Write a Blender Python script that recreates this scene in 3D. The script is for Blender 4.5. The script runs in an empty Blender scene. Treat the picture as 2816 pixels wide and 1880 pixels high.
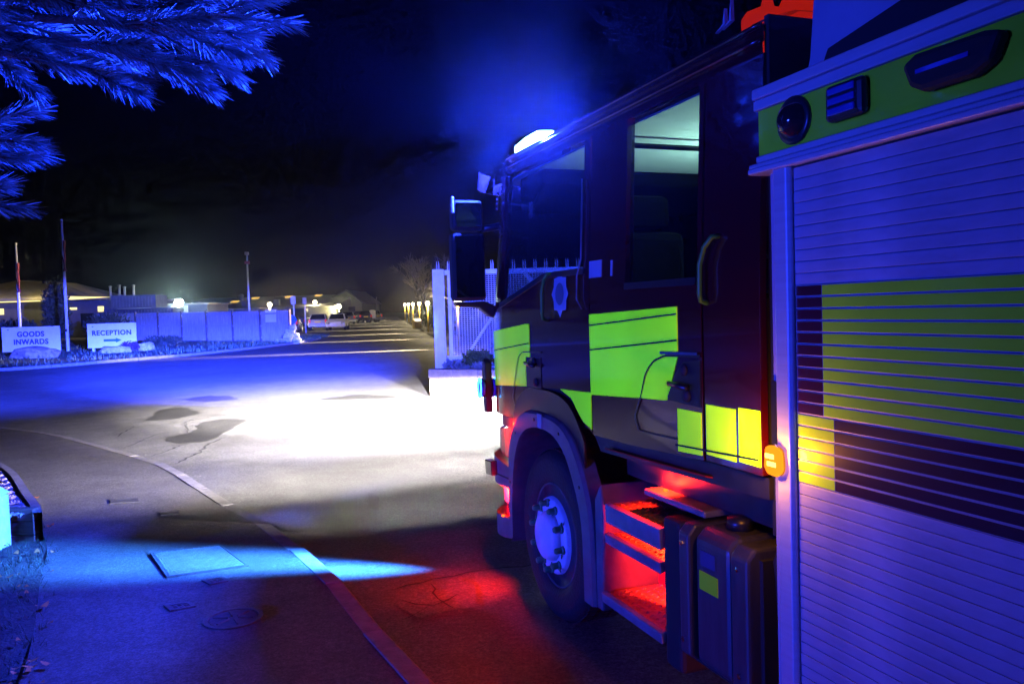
import bpy, math, random
from mathutils import Vector, Matrix, noise

R = math.radians
random.seed(7)
S = bpy.context.scene
COL = S.collection

# ------------------------------------------------------------------ camera
cam_data = bpy.data.cameras.new('camera')
cam = bpy.data.objects.new('camera', cam_data)
COL.objects.link(cam)
cam.location = (0, 0, 1.84)
cam.rotation_euler = (Matrix.Rotation(R(87.7), 3, 'X') @ Matrix.Rotation(R(-1.72), 3, 'Z')).to_euler()
cam_data.sensor_width = 36.0
cam_data.lens = 36.0 * 2250 / 2816
cam_data.clip_start = 0.05
cam_data.clip_end = 2500
S.camera = cam

# ------------------------------------------------------------------ world: night sky, a trace of moonlight
w = bpy.data.worlds.new('World'); S.world = w; w.use_nodes = True
nt = w.node_tree
bg = nt.nodes['Background']
sky = nt.nodes.new('ShaderNodeTexSky'); sky.sky_type = 'NISHITA'; sky.sun_disc = False
sky.sun_elevation = R(-9); sky.sun_rotation = R(120)
nt.links.new(sky.outputs[0], bg.inputs['Color'])
bg.inputs['Strength'].default_value = 0.05
moon_d = bpy.data.lights.new('moonlight', 'SUN'); moon_d.energy = 0.004; moon_d.angle = R(0.5); moon_d.color = (0.8, 0.87, 1.0)
moon = bpy.data.objects.new('moonlight', moon_d); COL.objects.link(moon); moon.rotation_euler = (R(50), 0, R(120))

# ------------------------------------------------------------------ exposure / renderer
S.view_settings.view_transform = 'Standard'; S.view_settings.look = 'None'
S.view_settings.exposure = 0.0; S.view_settings.gamma = 1.0; S.view_settings.use_curve_mapping = False
S.render.engine = 'CYCLES'
cy = S.cycles
cy.use_denoising = True
try: cy.denoiser = 'OPENIMAGEDENOISE'
except Exception: pass
cy.max_bounces = 4; cy.diffuse_bounces = 2; cy.glossy_bounces = 2; cy.transmission_bounces = 2
cy.transparent_max_bounces = 16; cy.volume_bounces = 0
cy.sample_clamp_indirect = 4.0; cy.caustics_reflective = False; cy.caustics_refractive = False
cy.use_light_tree = True
cy.use_adaptive_sampling = True; cy.adaptive_threshold = 0.03; cy.adaptive_min_samples = 16

# ------------------------------------------------------------------ strengths of the lamps of the place (watts)
P_HEAD_FAR, P_HEAD_NEAR = 480000, 17000
P_BLUE_ROAD, P_BLUE_FAR, P_BLUE_OMNI, P_BLUE_LEFT, P_BLUE_SIDE, P_BLUE_UP = 2200000, 480000, 7500, 75000, 17000, 24000
P_BLUE_FILL = 15000  # strength of the added fill lamp behind the camera
BLUE = (0.018, 0.042, 1.0)
BLUE_PALE = (0.035, 0.055, 1.0)
HAZE_DENSITY, HAZE_G = 0.00036, 0.94


def zg(y):
    return max(0.0, y - 25.0) * 0.0085


# ------------------------------------------------------------------ materials
MATS = {}


def mat(name, col, rough=0.6, metal=0.0, var=0.0, scale=6.0, bump=0.0, bscale=40.0, coat=0.0, emit=None, es=0.0, spec=0.5, col2=None, detail=5.0, aniso=None):
    if name in MATS: return MATS[name]
    m = bpy.data.materials.new(name); m.use_nodes = True
    n, l = m.node_tree.nodes, m.node_tree.links
    b = n['Principled BSDF']
    b.inputs['Base Color'].default_value = (*col, 1)
    b.inputs['Roughness'].default_value = rough
    b.inputs['Metallic'].default_value = metal
    b.inputs['Specular IOR Level'].default_value = spec
    if coat:
        b.inputs['Coat Weight'].default_value = coat; b.inputs['Coat Roughness'].default_value = 0.04
    tc = n.new('ShaderNodeTexCoord')
    vec = tc.outputs['Object']
    if aniso:
        mp = n.new('ShaderNodeMapping'); mp.inputs['Scale'].default_value = aniso
        l.new(vec, mp.inputs['Vector']); vec = mp.outputs[0]
    if var or col2:
        t = n.new('ShaderNodeTexNoise'); t.inputs['Scale'].default_value = scale; t.inputs['Detail'].default_value = detail
        t.inputs['Roughness'].default_value = 0.62
        l.new(vec, t.inputs['Vector'])
        r = n.new('ShaderNodeValToRGB')
        c2 = col2 or tuple(c * (1 - var) for c in col)
        c1 = tuple(c * (1 + var) for c in col) if not col2 else col
        r.color_ramp.elements[0].position = 0.32; r.color_ramp.elements[1].position = 0.68
        r.color_ramp.elements[0].color = (*c2, 1); r.color_ramp.elements[1].color = (*c1, 1)
        l.new(t.outputs['Fac'], r.inputs['Fac']); l.new(r.outputs['Color'], b.inputs['Base Color'])
    if bump:
        t2 = n.new('ShaderNodeTexNoise'); t2.inputs['Scale'].default_value = bscale; t2.inputs['Detail'].default_value = 4
        l.new(vec, t2.inputs['Vector'])
        bp = n.new('ShaderNodeBump'); bp.inputs['Strength'].default_value = min(1.0, bump); bp.inputs['Distance'].default_value = 0.02
        l.new(t2.outputs['Fac'], bp.inputs['Height']); l.new(bp.outputs['Normal'], b.inputs['Normal'])
    if emit:
        b.inputs['Emission Color'].default_value = (*emit, 1); b.inputs['Emission Strength'].default_value = es
    MATS[name] = m
    return m


def glass(name, tint=(0.75, 0.85, 0.85), refl=0.09):
    m = bpy.data.materials.new(name); m.use_nodes = True
    n, l = m.node_tree.nodes, m.node_tree.links
    n.clear()
    o = n.new('ShaderNodeOutputMaterial'); mx = n.new('ShaderNodeMixShader')
    tr = n.new('ShaderNodeBsdfTransparent'); tr.inputs[0].default_value = (*tint, 1)
    gl = n.new('ShaderNodeBsdfGlossy'); gl.inputs['Roughness'].default_value = 0.02
    lw = n.new('ShaderNodeLayerWeight'); lw.inputs['Blend'].default_value = 0.5
    pw = n.new('ShaderNodeMath'); pw.operation = 'POWER'; pw.inputs[1].default_value = 5.0; l.new(lw.outputs['Facing'], pw.inputs[0])
    fr = n.new('ShaderNodeMath'); fr.operation = 'MULTIPLY_ADD'; fr.inputs[1].default_value = 0.55; fr.inputs[2].default_value = refl * 0.4; l.new(pw.outputs[0], fr.inputs[0])
    l.new(fr.outputs[0], mx.inputs[0]); l.new(tr.outputs[0], mx.inputs[1]); l.new(gl.outputs[0], mx.inputs[2])
    l.new(mx.outputs[0], o.inputs[0])
    MATS[name] = m
    return m


def asphalt(name, base, fine=180.0, warm=(1.0, 0.97, 0.93), rough=0.72, spot=0.36):
    """worn tarmac: large pale/dark areas, aggregate speckle, fine relief"""
    m = bpy.data.materials.new(name); m.use_nodes = True
    n, l = m.node_tree.nodes, m.node_tree.links
    b = n['Principled BSDF']; b.inputs['Roughness'].default_value = rough; b.inputs['Specular IOR Level'].default_value = 0.35
    g = n.new('ShaderNodeNewGeometry')
    def tex(sc, det, r=0.6):
        t = n.new('ShaderNodeTexNoise'); t.inputs['Scale'].default_value = sc; t.inputs['Detail'].default_value = det; t.inputs['Roughness'].default_value = r
        l.new(g.outputs['Position'], t.inputs['Vector']); return t
    big, mid, sp = tex(0.35, 4), tex(3.0, 6, 0.7), tex(fine * 0.35, 3, 0.75)
    def mul(a, k, off):
        q = n.new('ShaderNodeMath'); q.operation = 'MULTIPLY_ADD'; l.new(a, q.inputs[0]); q.inputs[1].default_value = k; q.inputs[2].default_value = off; return q.outputs[0]
    def prod(a, c):
        q = n.new('ShaderNodeMath'); q.operation = 'MULTIPLY'; l.new(a, q.inputs[0]); l.new(c, q.inputs[1]); return q.outputs[0]
    ag = tex(fine * .16, 2, .5)
    f = prod(prod(prod(mul(big.outputs['Fac'], 1.3, 0.35), mul(mid.outputs['Fac'], 1.6, 0.2)), mul(sp.outputs['Fac'], 2.4 * spot * 4, 1 - 1.2 * spot * 4)), mul(ag.outputs['Fac'], 1.8, .1))
    cl = n.new('ShaderNodeClamp'); cl.inputs['Min'].default_value = 0.15; cl.inputs['Max'].default_value = 2.5; l.new(f, cl.inputs[0])
    vm = n.new('ShaderNodeVectorMath'); vm.operation = 'SCALE'; vm.inputs[0].default_value = [base * c for c in warm]
    l.new(cl.outputs[0], vm.inputs['Scale']); l.new(vm.outputs[0], b.inputs['Base Color'])
    h = tex(fine, 3, 0.7)
    bp = n.new('ShaderNodeBump'); bp.inputs['Strength'].default_value = 1.0; bp.inputs['Distance'].default_value = 0.012
    l.new(h.outputs['Fac'], bp.inputs['Height'])
    h2 = tex(1.6, 3)
    bp2 = n.new('ShaderNodeBump'); bp2.inputs['Strength'].default_value = 0.5; bp2.inputs['Distance'].default_value = 0.03
    l.new(h2.outputs['Fac'], bp2.inputs['Height']); l.new(bp.outputs[0], bp2.inputs['Normal']); l.new(bp2.outputs[0], b.inputs['Normal'])
    MATS[name] = m
    return m


def emission(name, col, st):
    m = bpy.data.materials.new(name); m.use_nodes = True
    n, l = m.node_tree.nodes, m.node_tree.links; n.clear()
    o = n.new('ShaderNodeOutputMaterial'); e = n.new('ShaderNodeEmission')
    e.inputs[0].default_value = (*col, 1); e.inputs[1].default_value = st; l.new(e.outputs[0], o.inputs[0])
    MATS[name] = m
    return m


asphalt('road_tar', 0.085)
asphalt('road_patch', 0.026, rough=0.6)
asphalt('pavement_tar', 0.07, fine=260, warm=(1.0, 0.92, 0.86))
mat('grass_soil', (0.035, 0.045, 0.02), 0.95, var=0.5, scale=3, bump=0.8, bscale=30)
mat('verge_soil', (0.03, 0.024, 0.018), 0.95, var=0.6, scale=14, bump=1.0, bscale=60)
mat('kerb_concrete', (0.13, 0.12, 0.115), 0.85, var=0.3, scale=9, bump=0.5, bscale=70)
mat('concrete', (0.42, 0.41, 0.39), 0.8, var=0.15, scale=12, bump=0.3, bscale=60)
mat('iron', (0.05, 0.048, 0.046), 0.65, metal=0.2, var=0.4, scale=20, bump=0.3, bscale=90)
mat('steel_cover', (0.34, 0.34, 0.33), 0.38, metal=0.75, var=0.25, scale=14)
mat('crack', (0.008, 0.008, 0.009), 0.95)
# paint and parts of the engine
mat('red_paint', (0.06, 0.002, 0.005), 0.22, coat=1.0, var=0.12, scale=2.5)
mat('maroon_film', (0.05, 0.006, 0.012), 0.3, coat=0.6)
mat('lime_film', (2.1, 6.2, 0.01), 0.28, coat=0.6, var=0.28, scale=2.4, aniso=(1, 1, .45), bump=.05, bscale=160)      # fluorescent film: returns more green than falls on it; upright streaks imitate sheen
mat('lime_dim', (0.5, 1.1, 0.01), 0.35, coat=0.4, var=0.1, scale=3)  # dimmer copy of the lime film; the weaker light is set into its colour
mat('lime_rail', (0.05, 0.20, 0.008), 0.5)
mat('aluminium', (0.62, 0.62, 0.64), 0.42, metal=0.55, var=0.08, scale=5, aniso=(1, 0.2, 8))
mat('slat_aluminium', (0.42, 0.42, 0.46), 0.46, metal=0.4, var=0.22, scale=3.5, aniso=(1, 0.8, 2.5), bump=.04, bscale=6)
mat('grey_plastic', (0.085, 0.085, 0.095), 0.5, var=0.3, scale=7)
mat('sill_plastic', (0.018, 0.017, 0.019), 0.5, var=0.4, scale=7)
mat('black_plastic', (0.012, 0.012, 0.014), 0.35)
mat('matt_black', (0.008, 0.008, 0.009), 0.8)
mat('rubber', (0.010, 0.010, 0.011), 0.7, bump=0.3, bscale=60)
mat('wheel_white', (0.62, 0.63, 0.66), 0.4, var=0.12, scale=10)
mat('steel_rim', (0.09, 0.09, 0.10), 0.5, metal=0.3, var=0.3, scale=12)
mat('nut_green', (0.05, 0.22, 0.10), 0.4)
mat('chrome', (0.8, 0.8, 0.82), 0.12, metal=1.0)
mat('headliner', (0.55, 0.60, 0.58), 0.85, var=0.05, scale=4)
mat('seat_cloth', (0.004, 0.004, 0.005), 0.95, spec=0.05)
mat('tread_plate', (0.30, 0.28, 0.28), 0.45, metal=0.3, var=0.3, scale=30, bump=0.7, bscale=45)
mat('dark_chassis', (0.02, 0.02, 0.022), 0.6, var=0.3, scale=8)
mat('tank_metal', (0.075, 0.075, 0.085), 0.38, metal=0.5, var=0.2, scale=6, aniso=(4, 4, 0.6))
mat('mirror_face', (0.03, 0.03, 0.035), 0.03, metal=1.0)
mat('nosing_grey', (0.13, 0.13, 0.15), 0.4, var=0.3, scale=9)
mat('pale_panel', (0.30, 0.31, 0.36), 0.5, var=0.1, scale=3)
glass('cab_glass', (0.62, 0.70, 0.70))
emission('blue_lens_hot', (0.30, 0.85, 1.0), 30.0)
emission('blue_ring', (0.06, 0.35, 1.0), 5.0)
emission('white_lens', (1.0, 0.97, 0.9), 30.0)
emission('amber_lens', (1.0, 0.26, 0.010), 1.7)
emission('amber_core', (1.0, 0.66, 0.12), 3.5)
emission('red_lens', (1.0, 0.10, 0.01), 4.0)
emission('red_pod', (0.42, 0.010, 0.002), 0.8)
mat('dark_lens', (0.02, 0.012, 0.014), 0.12, coat=1.0)
mat('blue_lens', (0.03, 0.05, 0.30), 0.15, coat=1.0)
mat('red_reflector', (0.42, 0.02, 0.02), 0.25, coat=0.5)
# far things
mat('sign_white', (0.78, 0.78, 0.76), 0.5, var=0.06, scale=3)
mat('sign_navy', (0.03, 0.04, 0.12), 0.5)
mat('sign_blue', (0.02, 0.16, 0.42), 0.5)
mat('fence_wood', (0.36, 0.34, 0.33), 0.85, var=0.3, scale=4, aniso=(6, 6, 0.5))
mat('post_white', (0.72, 0.72, 0.72), 0.45, var=0.1, scale=5)
mat('flag_cloth', (0.32, 0.05, 0.09), 0.85, var=0.4, scale=6)
mat('stone', (0.27, 0.22, 0.16), 0.9, var=0.4, scale=5, bump=0.8, bscale=14)
mat('grit_dark', (0.12, 0.11, 0.10), 0.9, var=0.5, scale=30)
mat('pale_stone', (0.40, 0.36, 0.30), 0.9, var=0.35, scale=6, bump=0.8, bscale=14)
mat('leaf_dark', (0.03, 0.045, 0.02), 0.7, var=0.4, scale=8)
mat('leaf_mid', (0.05, 0.09, 0.03), 0.6, var=0.4, scale=8)
mat('leaf_purple', (0.09, 0.035, 0.06), 0.6, var=0.4, scale=8)
mat('leaf_silver', (0.20, 0.22, 0.20), 0.65, var=0.3, scale=10)
mat('needle', (0.07, 0.10, 0.075), 0.42, var=0.35, scale=9, spec=0.7)
mat('bark', (0.05, 0.038, 0.028), 0.95, var=0.4, scale=12, bump=0.9, bscale=25)
mat('twig', (0.13, 0.11, 0.085), 0.9, var=0.3, scale=10)
mat('fallen_leaf', (0.32, 0.10, 0.02), 0.7, var=0.4, scale=20)
mat('gravel', (0.30, 0.24, 0.22), 0.9, var=0.45, scale=30)
mat('timber', (0.12, 0.085, 0.07), 0.85, var=0.35, scale=8, aniso=(0.6, 6, 6), bump=0.4, bscale=30)
mat('block_wall', (0.34, 0.28, 0.25), 0.9, var=0.25, scale=7, bump=0.5, bscale=40)
mat('coping_stone', (0.22, 0.19, 0.19), 0.85, var=0.25, scale=7, bump=0.4, bscale=40)
mat('wall_cream', (0.34, 0.33, 0.28), 0.8, var=0.1, scale=1.5)
mat('wall_green', (0.26, 0.28, 0.19), 0.7, var=0.1, scale=1.2)
mat('wall_dark', (0.07, 0.075, 0.09), 0.8, var=0.2, scale=2)
mat('roof_sheet', (0.10, 0.10, 0.11), 0.6, var=0.2, scale=1.5)
mat('roof_tan', (0.22, 0.20, 0.17), 0.8, var=0.2, scale=1.5)
mat('container_blue', (0.025, 0.035, 0.08), 0.6, var=0.2, scale=2)
mat('container_grey', (0.10, 0.11, 0.12), 0.6, var=0.2, scale=2)
mat('car_silver', (0.50, 0.51, 0.54), 0.25, metal=0.5, coat=0.8)
mat('car_dark', (0.03, 0.035, 0.05), 0.25, coat=1.0)
mat('car_white', (0.70, 0.70, 0.70), 0.3, coat=0.8)
mat('car_window', (0.01, 0.012, 0.014), 0.08, coat=0.5)
mat('tail_red', (0.35, 0.02, 0.02), 0.2, emit=(1, 0.05, 0.03), es=0.35, coat=0.5)
mat('yellow_plastic', (0.55, 0.38, 0.03), 0.5, var=0.15, scale=5)
emission('lamp_warm', (1.0, 0.86, 0.55), 22.0)
emission('lamp_cool', (0.72, 1.0, 1.0), 90.0)
emission('strip_yellow', (1.0, 0.80, 0.30), 1.9)
emission('window_yellow', (1.0, 0.85, 0.35), 1.6)
emission('skylight', (1.0, 0.62, 0.15), 0.9)
emission('tiny_green', (0.05, 1.0, 0.35), 1.2)


# ------------------------------------------------------------------ mesh builder
class MB:
    def __init__(s): s.v, s.f = [], []
    def add(s, vs, fs):
        k = len(s.v); s.v += [tuple(p) for p in vs]; s.f += [tuple(i + k for i in q) for q in fs]; return s
    def bx(s, x0, x1, y0, y1, z0, z1):
        return s.add([(x0, y0, z0), (x1, y0, z0), (x1, y1, z0), (x0, y1, z0), (x0, y0, z1), (x1, y0, z1), (x1, y1, z1), (x0, y1, z1)],
                     [(3, 2, 1, 0), (4, 5, 6, 7), (0, 1, 5, 4), (1, 2, 6, 5), (2, 3, 7, 6), (3, 0, 4, 7)])
    def quad(s, a, b, c, d): return s.add([a, b, c, d], [(0, 1, 2, 3)])
    def prism(s, poly, axis, a, b):
        """polygon in the plane across `axis`, pulled from a to b. axis x: (y,z); y: (x,z); z: (x,y)"""
        n = len(poly)
        def P(p, t): return {'x': (t, p[0], p[1]), 'y': (p[0], t, p[1]), 'z': (p[0], p[1], t)}[axis]
        vs = [P(p, a) for p in poly] + [P(p, b) for p in poly]
        fs = [tuple(range(n))[::-1], tuple(range(n, 2 * n))] + [(i, (i + 1) % n, n + (i + 1) % n, n + i) for i in range(n)]
        return s.add(vs, fs)
    def tube(s, pts, r, n=8, cap=True):
        pts = [Vector(p) for p in pts]; rs = r if isinstance(r, (list, tuple)) else [r] * len(pts)
        k = len(s.v); up = Vector((0.13, 0.31, 0.94)).normalized()
        for i, p in enumerate(pts):
            t = (pts[min(i + 1, len(pts) - 1)] - pts[max(i - 1, 0)]).normalized()
            a = t.cross(up)
            if a.length < 1e-3: a = t.cross(Vector((1, 0, 0)))
            a.normalize(); b = t.cross(a)
            for j in range(n):
                q = 2 * math.pi * j / n
                s.v.append(tuple(p + (a * math.cos(q) + b * math.sin(q)) * rs[i]))
        for i in range(len(pts) - 1):
            for j in range(n):
                s.f.append((k + i * n + j, k + i * n + (j + 1) % n, k + (i + 1) * n + (j + 1) % n, k + (i + 1) * n + j))
        if cap:
            s.f.append(tuple(k + j for j in range(n))[::-1]); e = k + (len(pts) - 1) * n
            s.f.append(tuple(e + j for j in range(n)))
        return s
    def lathe(s, prof, c, axis='x', n=40, closed=False):
        """prof: (radius, offset along axis)"""
        k = len(s.v); m = len(prof)
        for r, h in prof:
            for j in range(n):
                q = 2 * math.pi * j / n; a, b = r * math.cos(q), r * math.sin(q)
                s.v.append({'x': (c[0] + h, c[1] + a, c[2] + b), 'z': (c[0] + a, c[1] + b, c[2] + h), 'y': (c[0] + a, c[1] + h, c[2] + b)}[axis])
        for i in range(m - 1 + (1 if closed else 0)):
            i2 = (i + 1) % m
            for j in range(n):
                s.f.append((k + i * n + j, k + i * n + (j + 1) % n, k + i2 * n + (j + 1) % n, k + i2 * n + j))
        if not closed:
            if prof[0][0] > 1e-4: s.f.append(tuple(k + j for j in range(n))[::-1])
            if prof[-1][0] > 1e-4: s.f.append(tuple(k + (m - 1) * n + j for j in range(n)))
        return s
    def grid(s, rows):
        k = len(s.v); c = len(rows[0])
        for r in rows: s.v += [tuple(p) for p in r]
        for i in range(len(rows) - 1):
            for j in range(c - 1):
                s.f.append((k + i * c + j, k + i * c + j + 1, k + (i + 1) * c + j + 1, k + (i + 1) * c + j))
        return s
    def build(s, name, m, parent=None, smooth=False, bevel=0.0, loc=None, rotz=0.0, solid=0.0):
        me = bpy.data.meshes.new(name); me.from_pydata(s.v, [], s.f); me.update()
        if isinstance(m, str): m = MATS[m]
        me.materials.append(m)
        if smooth:
            for p in me.polygons: p.use_smooth = True
        o = bpy.data.objects.new(name, me); COL.objects.link(o)
        if parent is not None: o.parent = parent
        if loc is not None: o.location = loc
        if rotz: o.rotation_euler.z = rotz
        if solid:
            q = o.modifiers.new('solid', 'SOLIDIFY'); q.thickness = solid; q.offset = 0
        if bevel:
            q = o.modifiers.new('bevel', 'BEVEL'); q.width = bevel; q.segments = 2; q.limit_method = 'ANGLE'; q.angle_limit = R(40)
        return o


def tag(o, label=None, cat=None, group=None, kind=None):
    if label: o['label'] = label
    if cat: o['category'] = cat
    if group: o['group'] = group
    if kind: o['kind'] = kind
    return o


def thing(name, label, cat, loc=(0, 0, 0), rotz=0.0, group=None):
    o = bpy.data.objects.new(name, None); COL.objects.link(o)
    o.empty_display_size = 0.2; o.location = loc; o.rotation_euler.z = rotz
    return tag(o, label, cat, group)


def structure(name, m=None, mb=None):
    if mb is None:
        o = bpy.data.objects.new(name, None); COL.objects.link(o)
    else:
        o = mb.build(name, m)
    o['kind'] = 'structure'
    return o


def lamp(name, kind, loc, power, col, parent, aim=None, cone=120, blend=0.3, squash=None, roll=0.0, size=0.03):
    """a lamp's own light; aim is a direction in the parent's frame, squash narrows the cone along its local y"""
    d = bpy.data.lights.new(name, kind); d.energy = power; d.color = col
    if kind in ('POINT', 'SPOT'): d.shadow_soft_size = size
    if kind == 'SPOT': d.spot_size = R(cone); d.spot_blend = blend
    o = bpy.data.objects.new(name, d); COL.objects.link(o); o.parent = parent; o.location = loc
    if aim is not None:
        q = Vector(aim).normalized().to_track_quat('-Z', 'Y')
        if roll: q = q @ Matrix.Rotation(R(roll), 3, 'Z').to_quaternion()
        o.rotation_euler = q.to_euler()
    if squash: o.scale = (1.0, squash, 1.0)
    return o


def resample(pts, step=None, n=None):
    pts = [Vector(p) for p in pts]; L = [0.0]
    for a, b in zip(pts, pts[1:]): L.append(L[-1] + (b - a).length)
    n = n or max(2, int(L[-1] / step)); out = []; j = 0
    for i in range(n + 1):
        t = L[-1] * i / n
        while j < len(L) - 2 and L[j + 1] < t: j += 1
        k = (t - L[j]) / max(1e-9, L[j + 1] - L[j]); out.append(pts[j].lerp(pts[j + 1], k))
    return out


def smooth_path(pts, it=2):
    pts = [Vector(p) for p in pts]
    for _ in range(it):
        q = [pts[0]]
        for a, b in zip(pts, pts[1:]): q += [a.lerp(b, .25), a.lerp(b, .75)]
        pts = q + [pts[-1]]
    return pts


# ================================================================== THE SETTING
# ground sheet out to the horizon, road sheet, verges
ys = [-60, -20, 0, 10, 20, 25, 30, 40, 60, 90, 140, 220, 400, 900]
xs = [-900, -300, -120, -60, -30, -15, 0, 15, 30, 60, 120, 300, 900]
gm = MB(); gm.grid([[(x, y, zg(min(y, 220)) - 0.05) for x in xs] for y in ys])
structure('ground', 'grass_soil', gm)
rm = MB()
ry = [-12 + i * 1.5 for i in range(0, 25)] + [25 + i * 6 for i in range(0, 22)]
rm.grid([[(x, y, zg(y)) for x in (-60, -40, -25, -18, -12, -8, -5, -3, -1, 1, 3, 6, 10, 16, 25)] for y in ry])
structure('road', 'road_tar', rm)

# near kerb and pavement
KERB = [(-14, 17.4), (-9.0, 14.25), (-7.31, 13.1), (-5.81, 11.58), (-4.75, 10.54), (-4.17, 9.9), (-3.41, 8.81), (-2.73, 7.8), (-1.99, 6.85), (-1.61, 6.17),
        (-1.32, 5.66), (-1.0, 5.1), (-.78, 4.56), (-.59, 4.18), (-.38, 3.85), (0.0, 2.85), (.75, .85), (1.5, -1.2), (2.6, -4.2)]
kp = smooth_path([(x, y, 0) for x, y in KERB], 1)
kerb = structure('kerb')
st = resample(kp, 0.92)
rk = random.Random(3)
for a, b in zip(st, st[1:]):
    t = (b - a); L = t.length; t.normalize(); nrm = Vector((-t.y, t.x, 0)) * -1.0      # towards the pavement
    if (a + nrm).x > a.x: nrm = -nrm
    g = 0.006; w_ = 0.125; h = 0.062 + rk.uniform(-.004, .004); d = rk.uniform(-.006, .006)
    p0, p1 = a + t * g + nrm * d, b - t * g + nrm * d
    c = 0.018
    sec = [(0, -0.05), (0, h - c), (c, h), (w_, h), (w_, -0.05)]
    m_ = MB(); vs = [tuple(p0 + nrm * q + Vector((0, 0, z))) for q, z in sec] + [tuple(p1 + nrm * q + Vector((0, 0, z))) for q, z in sec]
    n_ = len(sec)
    m_.add(vs, [tuple(range(n_)), tuple(range(n_, 2 * n_))[::-1]] + [(i, i + n_, (i + 1) % n_ + n_, (i + 1) % n_) for i in range(n_)])
    m_.build('kerb_stone', 'kerb_concrete', kerb, bevel=0.006)
EDGE = [(-16, 14.6), (-10, 12.4), (-7.5, 10.9), (-5.83, 9.32), (-5.2, 8.6), (-4.41, 7.45), (-3.86, 6.62), (-3.7, 6.38), (-3.31, 5.58), (-2.99, 5.0), (-2.67, 4.38), (-2.5, 4.0), (-1.9, 2.5), (-.8, 0), (0.4, -4.2)]
kin = []
kr = resample(kp, n=90)
for i, p in enumerate(kr):
    t = (kr[min(i + 1, 90)] - kr[max(i - 1, 0)]).normalized(); nrm = Vector((-t.y, t.x, 0))
    if nrm.x > 0: nrm = -nrm
    kin.append(p + nrm * 0.12)
er = resample(smooth_path([(x, y, 0) for x, y in EDGE], 1), n=90)
pm = MB(); pm.grid([[(a.lerp(b, t).x, a.lerp(b, t).y, 0.058 + 0.008 * noise.noise(a.lerp(b, t) * 0.9)) for t in (0, .15, .3, .45, .6, .75, .9, 1)] for a, b in zip(kin, er)])
structure('pavement', 'pavement_tar', pm)
vm_ = MB(); vm_.grid([[(p.x - k * 1.0, p.y - k * 0.15, 0.056 - (0.0 if k else 0.004) + 0.035 * noise.noise(Vector((p.x - k, p.y, 0)) * 1.7)) for k in (0, .15, .4, .8, 1.5, 3, 6, 14)] for p in er])
structure('verge', 'verge_soil', vm_)

# far island with its kerb
FK = [(-46, 26.5), (-30, 28.4), (-24, 29.6), (-19.5, 31.1), (-18.1, 32.6), (-17.1, 34.6), (-16.1, 36.1), (-15.1, 37.8), (-14.3, 40.3), (-13.4, 43.6), (-12.6, 48), (-12.3, 52.6), (-13.2, 57)]
fp = smooth_path([(x, y, 0) for x, y in FK], 2)
fk = structure('kerb')
fs_ = resample(fp, 0.95)
for a, b in zip(fs_, fs_[1:]):
    t = (b - a).normalized(); nrm = Vector((-t.y, t.x, 0))
    p0, p1 = a + t * .01, b - t * .01; q0, q1 = p0 + nrm * .2, p1 + nrm * .2
    m_ = MB(); z0, z1 = zg(a.y), zg(b.y)
    m_.add([(*p0.xy, z0 - .03), (*p1.xy, z1 - .03), (*q1.xy, z1 - .03), (*q0.xy, z0 - .03), (*p0.xy, z0 + .12), (*p1.xy, z1 + .12), (*q1.xy, z1 + .13), (*q0.xy, z0 + .13)],
           [(3, 2, 1, 0), (4, 5, 6, 7), (0, 1, 5, 4), (1, 2, 6, 5), (2, 3, 7, 6), (3, 0, 4, 7)])
    m_.build('kerb_stone', 'kerb_concrete', fk)
im = MB(); rr = resample(fp, n=60)
back = resample([(-60, 60, 0), (-40, 66, 0), (-28, 62, 0), (-18, 60, 0), (-13.4, 57.2, 0)], n=60)
im.grid([[(*a.lerp(b, t).xy, zg(a.lerp(b, t).y) + 0.10 + (0.0 if t == 0 else 0.08 * (0.5 + noise.noise(a.lerp(b, t) * 0.5)))) for t in (0.006, .05, .12, .25, .4, .6, .8, 1)] for a, b in zip([p + Vector((-.15, .05, 0)) for p in rr], back)])
structure('grass_island', 'grass_soil', im)
# rough grass on the island and on the near verge
gr = MB(); rg = random.Random(11)
for _ in range(9000):
    i = rg.randrange(60); a, b = rr[i], back[i]; t = rg.random() ** 2 * .55 + .01; p = a.lerp(b, t)
    p += Vector((rg.uniform(-.5, .5), rg.uniform(-.5, .5), 0)); z = zg(p.y) + .1 + .08 * (.5 + noise.noise(p * .5)); h = rg.uniform(.06, .2); an = rg.uniform(0, 6.28); dx, dy = .02 * math.cos(an), .02 * math.sin(an)
    gr.add([(p.x - dx, p.y - dy, z - .02), (p.x + dx, p.y + dy, z - .02), (p.x + rg.uniform(-.06, .06), p.y + rg.uniform(-.06, .06), z + h)], [(0, 1, 2)])
tag(gr.build('rough_grass', 'leaf_mid'), 'rough grass growing on the island behind the far kerb', 'grass', kind='stuff')
gv = MB()
for _ in range(9000):
    i = rg.randrange(28, 84); p = er[i] + Vector((-abs(rg.gauss(0, .55)) + .07 * rg.random(), rg.uniform(-.12, .12), 0))
    z = 0.05; h = rg.uniform(.012, .07); an = rg.uniform(0, 6.28); dx, dy = .003 * math.cos(an), .003 * math.sin(an)
    gv.add([(p.x - dx, p.y - dy, z), (p.x + dx, p.y + dy, z), (p.x + rg.uniform(-.05, .05), p.y + rg.uniform(-.05, .05), z + h)], [(0, 1, 2)])
tag(gv.build('verge_grass', 'leaf_dark'), 'short dark grass along the pavement edge', 'grass', kind='stuff')
lv = MB()
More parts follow.
